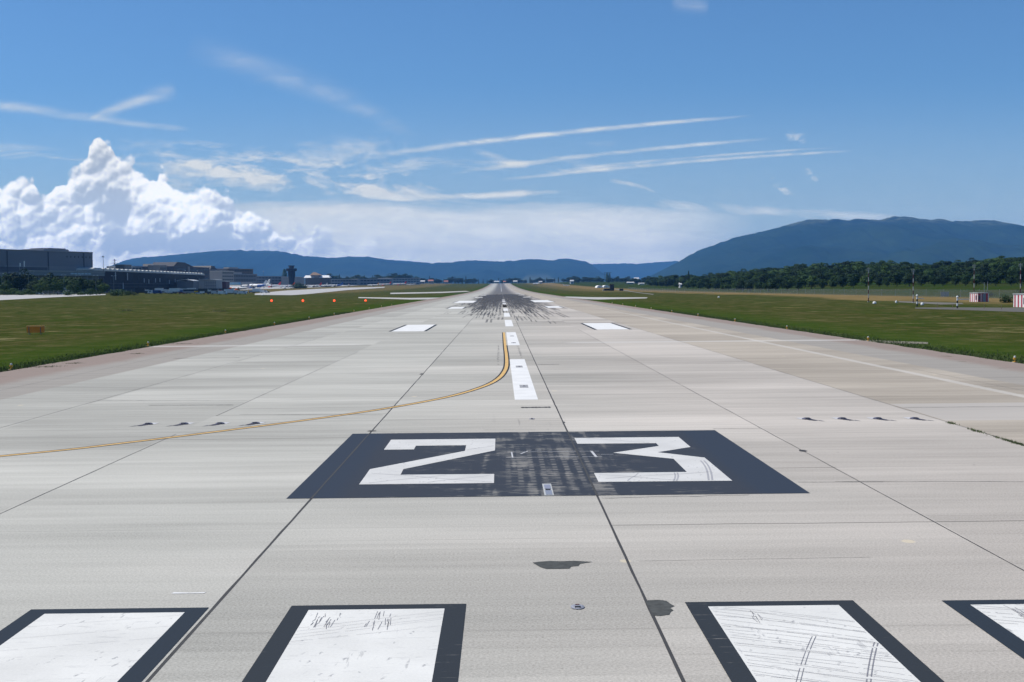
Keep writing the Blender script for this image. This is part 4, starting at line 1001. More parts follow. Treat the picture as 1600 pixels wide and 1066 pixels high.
# fences
def meshmat():
    m, t, p = bsdf('chain_link', 0.6, 0.3); (x, y, z), P = coords(t)
    p.inputs['Base Color'].default_value = (0.12, 0.135, 0.135, 1); n = t.noise(P, 0.08, 3., .6)
    t.setin(p.inputs['Alpha'], 0.22 + n * 0.20); return m
M_LINK = meshmat()
def fence(pts, h, label, every, rail=True):
    t = thing('perimeter_fence', (pts[0][0], pts[0][1], H(*pts[0])), label, 'fence'); ox, oy, oz = t.location; mb = MB(); segs = []
    for a, b in zip(pts, pts[1:]):
        n = max(1, int(math.hypot(b[0] - a[0], b[1] - a[1]) / 8))
        segs += [(a[0] + (b[0] - a[0]) * i / n, a[1] + (b[1] - a[1]) * i / n) for i in range(n)]
    segs.append(pts[-1])
    P3 = [(x - ox, y - oy, H(x, y) - oz) for x, y in segs]
    for a, b in zip(P3, P3[1:]): mb.face([a, b, (b[0], b[1], b[2] + h), (a[0], a[1], a[2] + h)])
    mb.build('mesh_panel', M_LINK, t)
    acc = 0; last = None; cnt = 0
    for p_ in P3:
        if last is None or math.hypot(p_[0] - last[0], p_[1] - last[1]) >= every:
            if cnt < 95: MB().tube((p_[0] + .06, p_[1], p_[2]), (p_[0] + .06, p_[1], p_[2] + h + .15), .05, n=5).build('post', GREY, t)
            cnt += 1; last = p_
    return t
fence([(149, 300), (149, 430), (146, 560), (142, 760), (125, 900), (128, 1150), (150, 1500), (190, 1900)], 2.6, 'grey chain link perimeter fence between the dry grass and green field', 16)
fence([(-228, 640), (-250, 760), (-262, 900), (-275, 1060)], 2.4, 'grey chain link fence under the trees on the far left', 10)

# ------------------------------------------------------------------ aircraft
def airliner(u, v, Z, heading, L, label, fus=WHITE, fin=WHITE, eng=WHITE, nose=None, rear=None, cat='airliner', winglet=None, name='airliner'):
    x, y, z = at(u, Z); t = thing(name, (x, y, z), label, cat, R_(heading)); r = L * .053; zc = r * 1.9 
    prof = [(.02, .5), (.35, .485), (.72, .45), (.95, .40), (1, .33), (1, -.16), (.92, -.26), (.68, -.37), (.4, -.45), (.12, -.5)]
    def lat(pf, nm, m):
        mb = MB(); rr = []
        for q, s_ in pf:
            up = r * max(0, (-s_ - .16)) * 2.0
            rr.append([(s_ * L, q * r * math.cos(6.2832 * k / 14), zc + up * .9 + q * r * math.sin(6.2832 * k / 14)) for k in range(14)])
        mb.rings(rr); return mb.build(nm, m, t, smooth=False)
    if nose is not None:
        lat(prof[:5], 'nose_section', nose); lat(prof[4:], 'fuselage', fus)
    elif rear is not None:
        lat(prof[:6], 'fuselage', fus); lat(prof[5:], 'rear_fuselage', rear)
    else: lat(prof, 'fuselage', fus)
    MB().box(L * .445, L * .475, -r * .52, r * .52, zc + r * .35, zc + r * .62).build('cockpit_window', BLACK, t)
    for s_ in (-1, 1): MB().box(-L * .3, L * .38, s_ * r * .985 - .06, s_ * r * .985 + .06, zc + r * .15, zc + r * .33).build('window_row', DGREY, t)
    for s_ in (-1, 1):
        mb = MB(); mb.rings([[(L * .12, s_ * r * .7, zc - r * .5), (-L * .06, s_ * r * .7, zc - r * .5), (-L * .06, s_ * r * .7, zc - r * .3), (L * .12, s_ * r * .7, zc - r * .3)],
                             [(-L * .10, s_ * L * .45, zc + r * .25), (-L * .145, s_ * L * .45, zc + r * .25), (-L * .145, s_ * L * .45, zc + r * .33), (-L * .10, s_ * L * .45, zc + r * .33)]]); mb.build('wing', PALE, t)
        MB().face([(-L * .10, s_ * L * .451, zc + r * .3), (-L * .145, s_ * L * .451, zc + r * .3), (-L * .165, s_ * L * .457, zc + r * 1.1), (-L * .15, s_ * L * .457, zc + r * 1.1)]).build('winglet', winglet or fin, t)
        MB().lathe([(r * .42, -L * .05), (r * .55, 0), (r * .56, L * .05), (r * .46, L * .075)], (L * .06, s_ * L * .16, zc - r * .95), 12, 'x').build('engine', eng, t)
        mb = MB(); mb.rings([[(-L * .40, s_ * r * .3, zc + r * .6), (-L * .475, s_ * r * .3, zc + r * .6), (-L * .475, s_ * r * .3, zc + r * .7), (-L * .40, s_ * r * .3, zc + r * .7)],
                             [(-L * .475, s_ * L * .165, zc + r * .8), (-L * .505, s_ * L * .165, zc + r * .8), (-L * .505, s_ * L * .165, zc + r * .85), (-L * .475, s_ * L * .165, zc + r * .85)]]); mb.build('tailplane', fus, t)
        MB().tube((-L * .02, s_ * r * .9, 0), (-L * .02, s_ * r * .9, zc - r * .5), .35, n=6).build('landing_gear', DGREY, t)
    MB().tube((L * .38, 0, 0), (L * .38, 0, zc - r * .7), .3, n=6).build('landing_gear', DGREY, t)
    mb = MB(); mb.prism([(-L * .34, zc + r * .9), (-L * .475, zc + r * .75), (-L * .53, zc + L * .205), (-L * .475, zc + L * .21)], -.18, .18, lambda a, b, z: (a, z, b)); mb.build('tail_fin', fin, t)
    return t
OR = mat((.9, .17, .02)); 
airliner(373, 448, 1450, 174, 24, 'white airliner with orange nose and orange belly, nearest jet on the left apron', WHITE, mat((.55, .5, .55)), OR, nose=OR, rear=OR)
airliner(396, 446, 1950, 168, 42, 'big white airliner with blue rear behind the orange one', WHITE, WHITE, BLUE, rear=BLUE)
x_ = airliner(404, 446, 2150, 150, 48, 'wide-body white airliner with dark striped tail fin', WHITE, WHITE, WHITE)
airliner(424, 446, 2300, 176, 34, 'white airliner with bright red tail fin left of the control tower', WHITE, BRED, BRED)
airliner(448, 446, 2350, 178, 30, 'white airliner in front of the control tower with small red tail', WHITE, BRED, WHITE)
airliner(490, 447, 2250, 176, 28, 'long white airliner parked below the canopied pavilion', WHITE, BRED, WHITE)
airliner(502, 447, 2400, 160, 26, 'white jet with pale tail right of the pavilion core', WHITE, PALE, WHITE)
airliner(523, 447, 2300, 176, 30, 'white airliner with deep blue tail section', WHITE, BLUE, WHITE, rear=BLUE)
airliner(545, 447, 2500, 100, 24, 'white airliner seen end-on with dark red tail', WHITE, mat((.25, .02, .06)), WHITE)
airliner(583, 446, 2500, 165, 24, 'white airliner with orange yellow tail fin', WHITE, mat((.75, .30, .05)), WHITE)
airliner(600, 446, 2700, 176, 30, 'white airliner with red belly beside the orange tailed one', WHITE, BRED, BRED)
airliner(624, 446, 2850, 178, 31, 'white airliner with red tail in front of the wide pale hangar', WHITE, BRED, BRED)
airliner(642, 446, 2950, 178, 22, 'rightmost small white jet on the apron', WHITE, PALE, WHITE)
airliner(885, 443, 2500, 10, 14, 'small white aircraft on the far right side of the runway', WHITE, WHITE, WHITE)
for i in range(4):
    MB().prism([(-48 * (.36 + i * .035), 4.9 + 48 * (.05 + .04 * i)), (-48 * (.47 + .01 * i), 4.9 + 48 * (.02 + .045 * i)), (-48 * (.475 + .01 * i), 4.9 + 48 * (.035 + .045 * i)), (-48 * (.365 + i * .035), 4.9 + 48 * (.065 + .04 * i))], -.26, .26, lambda a, b, z: (a, z, b)).build('tail_stripe', mat((.02, .06, .04)), x_)
# propeller plane facing the camera
x, y, z = at(445, 1500); t = thing('propeller_plane', (x, y, z), 'small white high-winged propeller plane facing the runway', 'small plane', R_(-85))
MB().lathe([(.1, 4.6), (.7, 4.2), (1.1, 3), (1.2, 0), (.9, -4), (.3, -8)], (0, 0, 2.2), 12, 'x').build('fuselage', WHITE, t)
MB().box(3.2, 3.7, -.7, .7, 2.7, 3.2).build('windscreen', BLACK, t)
for s_ in (-1, 1):
    mb = MB(); mb.rings([[(1.4, s_ * .8, 3.1), (-1, s_ * .8, 3.1), (-1, s_ * .8, 3.4), (1.4, s_ * .8, 3.4)], [(1, s_ * 12.5, 4.1), (-.4, s_ * 12.5, 4.1), (-.4, s_ * 12.5, 4.25), (1, s_ * 12.5, 4.25)]]); mb.build('wing', WHITE, t)
    MB().lathe([(.3, 2.8), (.6, 2.3), (.6, -.8), (.3, -1.5)], (0, s_ * 4.2, 3.1), 10, 'x').build('engine', WHITE, t); MB().box(2.85, 2.95, s_ * 4.2 - 1.4, s_ * 4.2 + 1.4, 3.0, 3.2).build('propeller', DGREY, t)
    MB().tube((0, s_ * 1.6, 0), (0, s_ * .8, 1.8), .22, n=6).build('landing_gear', DGREY, t); MB().box(-8, -6.8, min(0, s_ * 4), max(0, s_ * 4), 4.4, 4.6).build('tailplane', WHITE, t)
MB().prism([(-6, 2.8), (-8, 2.6), (-8.4, 5.8), (-7.2, 5.8)], -.1, .1, lambda a, b, z: (a, z, b)).build('tail_fin', WHITE, t)

# ------------------------------------------------------------------ apron vehicles
def vehicle(u, Z, kind, c, label, head=0, cat=None):
    x, y, z = at(u, Z); m = mat(c, .4, amp=.05); t = thing({'van': 'delivery_van', 'truck': 'truck', 'car': 'parked_car', 'cart': 'baggage_cart', 'bus': 'apron_bus'}[kind], (x, y, z + .05), label, cat or {'van': 'van', 'truck': 'truck', 'car': 'car', 'cart': 'cart', 'bus': 'bus'}[kind], R_(head))
    if kind == 'car':
        L = 4.4; mb = MB(); mb.prism([(-L / 2, .35), (L / 2, .35), (L / 2, .8), (L * .28, .95), (-L * .46, 1.0)], -.85, .85, lambda a, b, z: (a, z, b)); mb.build('body', m, t)
        mb = MB(); mb.prism([(-L * .42, 1.0), (L * .22, .96), (L * .05, 1.45), (-L * .3, 1.47)], -.72, .72, lambda a, b, z: (a, z, b)); mb.build('cabin_glass', GLASS, t); wb = 1.35; r = .32
    elif kind == 'van':
        L = 5.6; mb = MB(); mb.prism([(-L / 2, .4), (L / 2, .4), (L / 2, 1.1), (L * .36, 2.3), (-L / 2, 2.4)], -1, 1, lambda a, b, z: (a, z, b)); mb.build('body', m, t)
        MB().box(L * .1, L * .36, -1.02, 1.02, 1.35, 1.95).build('side_window', GLASS, t); wb = 1.8; r = .36
    elif kind == 'truck':
        L = 8.5; MB().box(-L / 2, L * .22, -1.25, 1.25, 1.0, 3.5).build('cargo_box', m, t); MB().box(L * .25, L / 2, -1.2, 1.2, .6, 2.6).build('cab', mat((.6, .6, .6)), t); MB().box(L * .47, L * .505, -1.05, 1.05, 1.6, 2.3).build('windscreen', GLASS, t)
        MB().box(-L / 2, L * .46, -.5, .5, .5, .98).build('chassis', BLACK, t); wb = 2.9; r = .48
    elif kind == 'bus':
        L = 12; MB().box(-L / 2, L / 2, -1.3, 1.3, .45, 3.1).build('body', m, t); MB().box(-L * .47, L * .47, -1.32, 1.32, 1.5, 2.5).build('window_band', GLASS, t); wb = 3.8; r = .48
    else:
        L = 3.4; MB().box(-L / 2, L / 2, -.8, .8, .5, .75).build('deck', DGREY, t); MB().box(-L * .45, L * .35, -.7, .7, .76, 1.8).build('load', m, t); wb = 1.1; r = .25
    hw = {'car': .78, 'van': .92, 'truck': 1.15, 'bus': 1.2, 'cart': .7}[kind]
    for sx in (-1, 1):
        for sy in (-1, 1): MB().tube((sx * wb, sy * hw, r), (sx * wb, sy * (hw + .12), r), r, n=10).build('wheel', TIRE, t)
    return t
VEH = [(222, 1060, 'truck', (.03, .03, .035), 'tall dark truck standing left of the blue van', 0), (230, 1050, 'cart', (.05, .05, .05), 'dark loaded cart right of the tall dark truck', 0), (238, 1050, 'van', (.7, .72, .74), 'white van left of the blue van', 180), (246, 1045, 'van', (.03, .07, .2), 'dark blue van, leftmost blue vehicle on the apron', 0),
       (256, 1080, 'car', (.3, .3, .32), 'grey car just right of the blue van', 0), (262, 1160, 'van', (.6, .6, .58), 'pale van at the left end of the white truck row', 0), (269, 1150, 'truck', (.72, .72, .7), 'white box truck before the wavy roofed hall, left one', 180), (277, 1180, 'truck', (.55, .56, .56), 'light grey box truck before the wavy roofed hall, right one', 0),
       (271, 1060, 'car', (.04, .04, .04), 'black car in front of the white box truck', 0), (284, 1060, 'car', (.2, .05, .05), 'dark red car under the wavy roofed hall', 0), (288, 1160, 'van', (.1, .16, .35), 'blue van at the wavy roofed hall', 0), (294, 1070, 'cart', (.3, .3, .3), 'grey baggage cart between red car and white van', 0),
       (300, 1140, 'bus', (.25, .26, .28), 'grey apron bus in the middle of the vehicle row', 0), (309, 1150, 'van', (.8, .8, .78), 'white van with bright roof before the gridded building', 0), (307, 1130, 'cart', (.75, .45, .03), 'yellow cart beside the bright white van', 0), (311, 1060, 'car', (.6, .6, .6), 'silver car in front of the gridded building', 0),
       (320, 1120, 'truck', (.05, .055, .06), 'dark truck left of centre before the gridded building', 0), (328, 1060, 'cart', (.06, .06, .06), 'black cart before the gridded building', 0), (331, 1140, 'truck', (.07, .07, .08), 'dark truck right of centre before the gridded building', 180), (341, 1190, 'van', (.5, .04, .03), 'red van left of the orange airliner', 0),
       (345, 1180, 'cart', (.7, .68, .65), 'white baggage cart beside the red van', 0), (351, 1200, 'truck', (.05, .05, .05), 'dark fuel truck under the orange airliner', 0), (357, 1190, 'cart', (.7, .5, .05), 'yellow cart right of the dark fuel truck', 0), (365, 1200, 'van', (.55, .1, .03), 'orange red van below the orange airliner', 0),
       (374, 1240, 'cart', (.5, .5, .5), 'grey cart under the tail of the orange airliner', 0), (384, 1260, 'cart', (.8, .8, .8), 'white cart right of the orange airliner tail', 0), (341, 1100, 'cart', (.3, .3, .3), 'long grey cart at the grass edge left of the orange marker', 0),
       (226, 1250, 'van', (.75, .75, .74), 'white van behind the tall dark truck', 0), (251, 1260, 'truck', (.7, .7, .7), 'white box truck behind the dark blue van', 0), (266, 1050, 'cart', (.6, .6, .6), 'pale cart in front of the left white box truck', 0), (281, 1230, 'bus', (.75, .76, .78), 'white apron bus under the wavy roof', 0),
       (297, 1250, 'truck', (.72, .72, .7), 'white box truck between the two pale halls', 180), (316, 1060, 'cart', (.75, .75, .75), 'white cart right of the silver car', 0), (325, 1240, 'van', (.78, .78, .78), 'white van in front of the gridded wall', 0), (337, 1060, 'van', (.5, .5, .5), 'grey van before the dark red shed', 0),
       (348, 1050, 'van', (.78, .78, .76), 'white van at the right end of the front vehicle row', 0), (361, 1060, 'truck', (.65, .66, .66), 'pale box truck below the nose of the orange airliner', 0), (379, 1100, 'van', (.7, .7, .7), 'white van below the tail of the orange airliner', 0), (392, 1300, 'cart', (.2, .3, .5), 'blue cart right of the orange airliner', 0),
       (403, 1290, 'truck', (.75, .75, .75), 'white truck left of the lone white van', 0),
       (412, 1280, 'van', (.7, .7, .7), 'white van standing alone at the left of the propeller plane', 0), (419, 1290, 'car', (.03, .03, .04), 'black car left of the propeller plane', 90),
       (62, 720, 'car', (.75, .75, .75), 'white car on the road under the left trees', 0), (105, 740, 'van', (.7, .7, .68), 'white van parked near the middle of the left trees', 0), (129, 750, 'car', (.6, .6, .6), 'silver car on the road right of the white van', 0), (142, 780, 'car', (.5, .5, .52), 'pale car farthest right under the left trees', 0)]
for u, Z, k_, c, lb, hd in VEH: vehicle(u, Z * (0.78 if u > 200 else 1.0), k_, c, lb, hd)
x, y, z = at(97, 760); t = thing('site_cabin', (x - 3, y, z), 'pale blue grey cabin among the left trees', 'cabin'); MB().box(0, 4.6, 0, 3, 0, 3.6).build('wall', mat((.35, .39, .43)), t); MB().box(-.2, 4.8, -.2, 3.2, 3.61, 3.8).build('roof', WHITE, t); MB().box(.8, 1.8, -.05, .1, .1, 2.1).build('door', GREY, t)

# ------------------------------------------------------------------ distant houses
HS = [(660, 436.3, 3600, 8, (.7, .66, .6), 'cream house with brown roof among trees, leftmost far house'), (673, 435.2, 3700, 9, (.38, .12, .08), 'house with bright red roof among far trees'), (697, 436.5, 3700, 7, (.4, .15, .1), 'small red roofed house left of the runway end'),
      (776, 437.0, 4200, 10, (.75, .75, .72), 'white house just left of the runway end'), (791, 437.2, 4200, 12, (.55, .2, .12), 'long white house with terracotta roof at the runway end'), (805, 436.5, 4100, 8, (.8, .8, .8), 'tall white house just right of the runway end'),
      (837, 440.5, 3300, 8, (.7, .7, .6), 'pale yellow shed on the right field edge'), (845, 437.3, 3600, 5, (.8, .8, .8), 'tiny white hut right of the runway end'), (894, 435.4, 3200, 5, (.8, .8, .8), 'tiny white cabin at the foot of the rounded trees'),
      (995, 433.0, 2700, 10, (.55, .5, .45), 'brown roofed house left of the white buildings'), (985, 440.0, 2500, 14, (.6, .62, .62), 'long pale shed left of the white buildings'), (1017, 439.5, 2300, 12, (.75, .75, .73), 'first white building left of the wood'), (1026, 440.3, 2300, 9, (.45, .1, .08), 'white building with red front left of the wood'),
      (1034, 441.5, 2200, 10, (.6, .66, .72), 'pale blue building nearest the wood'), (1003, 442.8, 2200, 9, (.8, .8, .78), 'low white shed on the road before the white buildings'), (1064, 441.3, 1350, 1.8, (.8, .8, .8), 'tiny white box at the edge of the wood')]
for u, vt, Z, wd, c, lb in HS:
    wd *= 1.7 if Z > 3000 else 1.0; vt += 2.0 if Z > 3000 else 0.6
    x, y, z = at(u, Z); top = zat(u, vt, Z) - z; hh = max(3.0 if Z > 1500 else 1.6, top) ; t = thing('house', (x, y, z), lb, 'house', random.uniform(-.2, .2))
    wl = mat((.42, .41, .38)) if c[0] < .72 and c[1] < .3 else mat(tuple(q * .6 for q in c))
    MB().box(-wd / 2, wd / 2, 0, 8, -1, hh * .68).build('wall', wl, t)
    MB().prism([(-.5, hh * .68 + .01), (8.5, hh * .68 + .01), (4, hh)], -wd / 2 - .4, wd / 2 + .4, lambda a, b, z: (z, a, b)).build('roof', mat(c if c[1] < .3 else (.6, .6, .6)), t)
    wins(t, -wd * .4, wd * .4, hh * .25, hh * .45, 3)
# arched white tents
for i, u in enumerate((937.5, 947.5)):
    x, y, z = at(u, 1900); t = thing('storage_tent', (x, y, z), '%s of the two white arched storage tents right of the runway' % ('left' if i == 0 else 'right'), 'tent', R_(8))
    n = 10; pf = [(-4.6 * math.cos(math.pi * k / n), 3.6 * math.sin(math.pi * k / n) ** .7) for k in range(n + 1)]
    MB().prism(pf, 0, 14, lambda a, b, z: (a, z, b)).build('canvas', mat((.82, .82, .8)), t); MB().box(-1.2, 1.2, -.08, .1, 0, 2.0).build('door', PALE, t)
# dark fire training rig
x, y, z = at(956, 1230); t = thing('training_rig', (x, y, z), 'dark steel training rig with tall block and low hull on the right grass', 'steel structure')
MB().box(-1.8, 2.2, 0, 5, 0, 6.0).build('tower_block', mat((.05, .04, .04)), t); MB().box(-7.2, -1.81, 1, 4, .2, 2.3).build('hull', BLACK, t); MB().box(-8.6, -7.21, 1.4, 3.4, .2, 1.5).build('hull_nose', PALE, t); MB().box(-2.2, 2.6, -.3, 5.3, 6.01, 6.4).build('roof_plate', mat((.12, .09, .08)), t)
x, y, z = at(971, 1200); t = thing('steel_container', (x, y, z), 'small black steel container right of the training rig', 'container'); MB().box(-1.8, 1.8, 0, 2.4, .1, 2.1).build('box', BLACK, t)
for i in range(7): MB().box(-1.7 + i * .5, -1.5 + i * .5, -.06, 0, .2, 2.0).build('rib', DGREY, t)
# distant gantry above the trees
x, y, z = at(949, 3600); t = thing('lattice_gantry', (x, y, z), 'thin double gantry showing above the poplars', 'gantry'); hh = zat(949, 426, 3600) - z
for s_ in (-7, 1, 9): MB().tube((s_, 0, 0), (s_, 0, hh), .4, n=5).build('post', DGREY, t)
MB().box(-10, 12, -.5, .5, hh - .6, hh + .3).build('beam', DGREY, t)

# ------------------------------------------------------------------ right-hand installations
RW_R = mat((.09, .02, .02), .6); RW_W = mat((.42, .42, .42), .6)
def mast(u, Z, v_top, label, lead=0):
    x, y, z = at(u, Z); hh = zat(u, v_top, Z) - z; t = thing('warning_mast', (x, y, z), label, 'mast'); n = 8
    for i in range(n):
        MB().tube((0, 0, hh * .95 * i / n + .004), (0, 0, hh * .95 * (i + 1) / n), .125 - .04 * i / n, .12 - .04 * (i + 1) / n, 8).build('pole_band', RW_R if i % 2 == 0 else RW_W, t)
    MB().box(-.25, .25, -.2, .2, -.1, .12).build('footing', PALE, t)
    for a in (-1, 1): MB().tube((a * .35, 0, hh * .9), (a * .35, 0, hh * .99), .04, n=5).build('aerial', STEEL, t)
    MB().box(-.4, .4, -.04, .04, hh * .955, hh * .965).build('crossarm', STEEL, t); MB().tube((0, 0, hh * .965), (0, 0, hh), .05, n=5).build('top_rod', STEEL, t)
mast(1357, 333, 418, 'red and white banded mast farthest left, alone in the grass'); mast(1427, 315, 420, 'red and white banded mast second from left, near the white ball post')
mast(1522, 345, 413, 'red and white mast rising behind the small striped hut'); mast(1594.5, 300, 411, 'red and white mast rising behind the right-edge striped hut')
def hut(x, y, wx, dy_, h, label, front=True):
    t = thing('equipment_hut', (x, y, H(x, y)), label, 'hut'); n = 14
    MB().box(0, wx, 0, dy_, 0, h).build('wall', mat((.72, .71, .70)), t)
    MB().box(-.12, wx + .12, -.12, dy_ + .12, h + .003, h + .12).build('roof', mat((.5, .5, .5)), t)
    m_ = mat((.42, .035, .06), .5)
    ns = 4; s_ = dy_ / ns
    for i in range(ns): MB().box(-.03, .02, s_ * i + s_ * .32, s_ * (i + 1) - s_ * .30, .02, h - .02).build('red_stripe', m_, t)
    ns = 3; s_ = wx / ns
    for i in range(ns): MB().box(s_ * i + s_ * .02, s_ * (i + 1) - s_ * .22, -.03, .02, .02, h - .02).build('red_stripe', m_, t)
    MB().box(wx * .42, wx * .74, -.07, .02, .05, h * .93).build('door', mat((.2, .24, .28)), t)
    MB().box(-.08, .02, dy_ * .12, dy_ * .24, h * .25, h * .75).build('vent', mat((.06, .07, .1)), t)
    MB().box(wx * .04, wx * .2, -.08, .02, h * .25, h * .75).build('vent', mat((.06, .07, .1)), t)
    return t
x, y, z = at(1528, 316); hut(x, y, 2.7, 5.4, 2.15, 'small red and white striped equipment hut with grey door')
x, y, z = at(1605, 240); hut(x, y, 3.2, 6.4, 2.45, 'larger red and white striped hut cut by the right edge')
def bandpost(u, Z, v_top, label, arm):
    x, y, z = at(u, Z); hh = zat(u, v_top, Z) - z; t = thing('sensor_post', (x, y, z), label, 'post'); n = 4
    for i in range(n): MB().tube((0, 0, hh * .85 * i / n + .004), (0, 0, hh * .85 * (i + 1) / n), .14, n=10).build('pole_band', BLACK if i % 2 == 0 else WHITE, t)
    MB().lathe([(.02, hh * .86), (.2, hh * .9), (.22, hh * .96), (.12, hh * 1.02), (.02, hh * 1.04)], n=12).build('head', WHITE, t)
    MB().box(min(0.15, arm), max(0.15, arm), -.06, .06, hh * .66 if arm < 1.6 else hh * .72, hh * .70 if arm < 1.6 else hh * .78).build('side_arm', WHITE, t); return t
bandpost(1433, 262, 461, 'black and white banded post with white ball head', 1.4)
bandpost(1496, 238, 463, 'black and white banded post with white lamp head left of the small hut', 2.2)
for u, v, Z, r, lb in ((1366.5, 474, 300, .42, 'low white dome fixture right of the leftmost mast'), (1123, 464.5, 480, .35, 'small white ground marker near the dry grass band'), (1441, 475, 275, .32, 'low white dome fixture right of the ball-headed post'), (1400.5, 471, 310, .25, 'tiny white ground fixture left of the second mast'), (410, 462, 800, .9, 'small pale marker box at the grass edge before the taxiway')):
    x, y, z = at(u, Z); t = thing('ground_marker', (x, y, z), lb, 'marker'); MB().lathe([(r, .0), (r * 1.0, .35), (r * .7, .52), (.02, .6)], n=14).build('dome', mat((.78, .78, .76)), t); MB().lathe([(r * 1.05, -.05), (r * 1.05, .1)], n=14).build('base', DGREY, t)
for u, Z, v in ((1538, 420, 442), (1543, 420, 441)):
    x, y, z = at(u, Z); t = thing('thin_pole', (x, y, z), '%s thin grey pole of the pair in the green field' % ('left' if u < 1540 else 'right'), 'pole'); hh = zat(u, v, Z) - z; MB().tube((0, 0, 0), (0, 0, hh), .09, .06, 6).build('pole', STEEL, t); MB().lathe([(.12, hh), (.02, hh + .1)], n=8).build('cap', STEEL, t)
for i, u in enumerate((1465, 1489, 1538, 1565)):
    x, y, z = at(u, 245 - i * 7); t = thing('marker_stake', (x, y, z), '%s short dark stake from the left beside the service road' % ['first', 'second', 'third', 'fourth'][i], 'stake', group='stakes beside the service road'); MB().tube((0, 0, 0), (0, 0, .75), .045, n=6).build('stake', BROWN, t); MB().lathe([(.06, .75), (.02, .82)], n=8).build('cap', DGREY, t)
x, y, z = at(1470, 445); t = thing('fence_gate', (x, y, z), 'pale grey gate panel in the perimeter fence', 'gate'); MB().box(0, 2.8, -.05, .05, .1, 1.7).build('panel', mat((.3, .33, .35)), t)
for a in (0, 2.8): MB().tube((a, 0, 0), (a, 0, 1.9), .06, n=6).build('post', GREY, t)

# ------------------------------------------------------------------ airfield lights and sign
x, y = -51.66, 140.0; t = thing('taxiway_sign', (x, y, H(x, y)), 'orange sign box on thin legs seen from behind in the left grass', 'sign', R_(2))
MB().box(0, 1.82, -.16, .16, .22, .86).build('housing', mat((.95, .27, .02), .5), t); MB().box(-.04, 1.86, -.2, .2, .863, .95).build('top_cap', mat((.9, .42, .10), .4), t)
for a in (.25, 1.5): MB().tube((a, -.19, 0), (a, -.19, .8), .03, n=8).build('leg', MGREY, t); 
for a in (.25, 1.5): MB().tube((a, .19, 0), (a, .19, .8), .03, n=8).build('leg', MGREY, t)
EL = {}
def edge_light(x, y, label, group):
    t = thing('runway_edge_light', (x, y, runway_z(y)), label, 'runway light', 0, group); t.scale = (.8, .8, .85)
    if not EL:
        a = MB().lathe([(.17, 0), (.17, .03), (.06, .05), (.055, .17), (.12, .19), (.13, .30), (.09, .31)], n=14).build('housing', mat((.55, .30, .03), .5), t)
        b = MB().lathe([(.085, .31), (.09, .37), (.06, .43), (.01, .45)], n=14).build('lens', mat((.5, .5, .48), .3), t); c = MB().lathe([(.28, -.005), (.28, .012)], n=16).build('base_plate', mat((.5, .47, .42)), t)
        EL['m'] = (a.data, b.data, c.data)
    else:
        for nm, d in zip(('housing', 'lens', 'base_plate'), EL['m']):
            o = bpy.data.objects.new(nm, d); COL.objects.link(o); o.parent = t
for i, y in enumerate((77.2, 108.1, 138.5, 168.5, 199, 229, 260, 290, 320, 350)): edge_light(-29.75 if i else -29.5, y, '%s yellow edge light along the left grass edge' % ORD[i], 'edge lights along the left edge')
for i, y in enumerate((75.0, 105.1, 135, 165, 196, 226, 257, 287, 317, 347)): edge_light(30.25, y, '%s yellow edge light along the right grass edge' % ORD[i], 'edge lights along the right edge')
REDL = mat((.9, .1, .03), .3, emit=(1.0, 0.07, 0.015, 1.8)); REDC = mat((1, .6, .4), .3, emit=(1.0, .5, .3, 2.0))
for i, u in enumerate((424, 473, 522, 571)):
    Z = 470; x, y, z = at(u, Z); vz = zat(u, 469.9, Z); z = min(z, vz - .45)
    t = thing('red_stop_light', (x, y, z), '%s lit red light from the left in the row across the grass' % ['first', 'second', 'third', 'fourth'][i], 'red light', group='row of lit red lights')
    h_ = vz - z; MB().tube((0, 0, 0), (0, 0, h_ - .3), .07, n=8).build('stem', DGREY, t)
    MB().lathe([(.1, h_ - .42), (.36, h_ - .28), (.42, h_), (.33, h_ + .28), (.1, h_ + .4)], n=14).build('lamp', REDL, t); MB().lathe([(.04, -.5), (.2, -.46), (.2, -.44), (.04, -.42)], (0, 0, h_ + .45), 10).build('lens', REDC, t).location = (0, -.3, 0)
# inset centreline lights
def inset(x, y, label, big=False):
    t = thing('inset_light', (x, y, runway_z(y) + .006), label, 'inset light'); 
    t.scale = (.6, .8, .8); MB().lathe([(.17, 0), (.17, .010), (.12, .026), (.01, .03)], n=18).build('rim', mat((.26, .27, .31), .6), t)
    MB().box(-.07, .07, -.125, -.05, .012, .034).build('lens', BLACK, t); MB().box(-.05, .05, .03, .09, .028, .036).build('rear_lens', mat((.12, .06, .05)), t)
ln_ = ['nearest', 'second', 'third', 'fourth', 'fifth', 'sixth', 'seventh', 'eighth']
inset(1.08, 18.5, 'round inset light nearest the camera, between the two middle stripes')
inset(1.07, 45.2, 'inset light between the number panel and the first white dash')
for y, lb in ((60.2, 'inset light in the near half of the first white dash'), (75.2, 'inset light in the far half of the first white dash'), (107.5, 'inset light at the near end of the second white dash'), (122.5, 'inset light at the far end of the second white dash')):
    inset(1.06, y, lb)
PK = []
for y in (60.2, 75.2, 107.5, 122.5): PK.append([(0.86, y - .9), (1.26, y - .9), (1.26, y + .9), (0.86, y + .9)])
PK += [[(0.9, 44.4), (1.24, 44.4), (1.24, 46.1), (0.9, 46.1)]]
flat('light_cutout', PK[:4], mat((0.30, 0.30, 0.30), .9, amp=.3, sc=6), 2.0, 'bare concrete squares round the inset lights')
t = thing('inset_plate', (1.05, 29.3, runway_z(29.3) + .008), 'pair of steel plates set into the near edge of the number panel', 'steel plate')
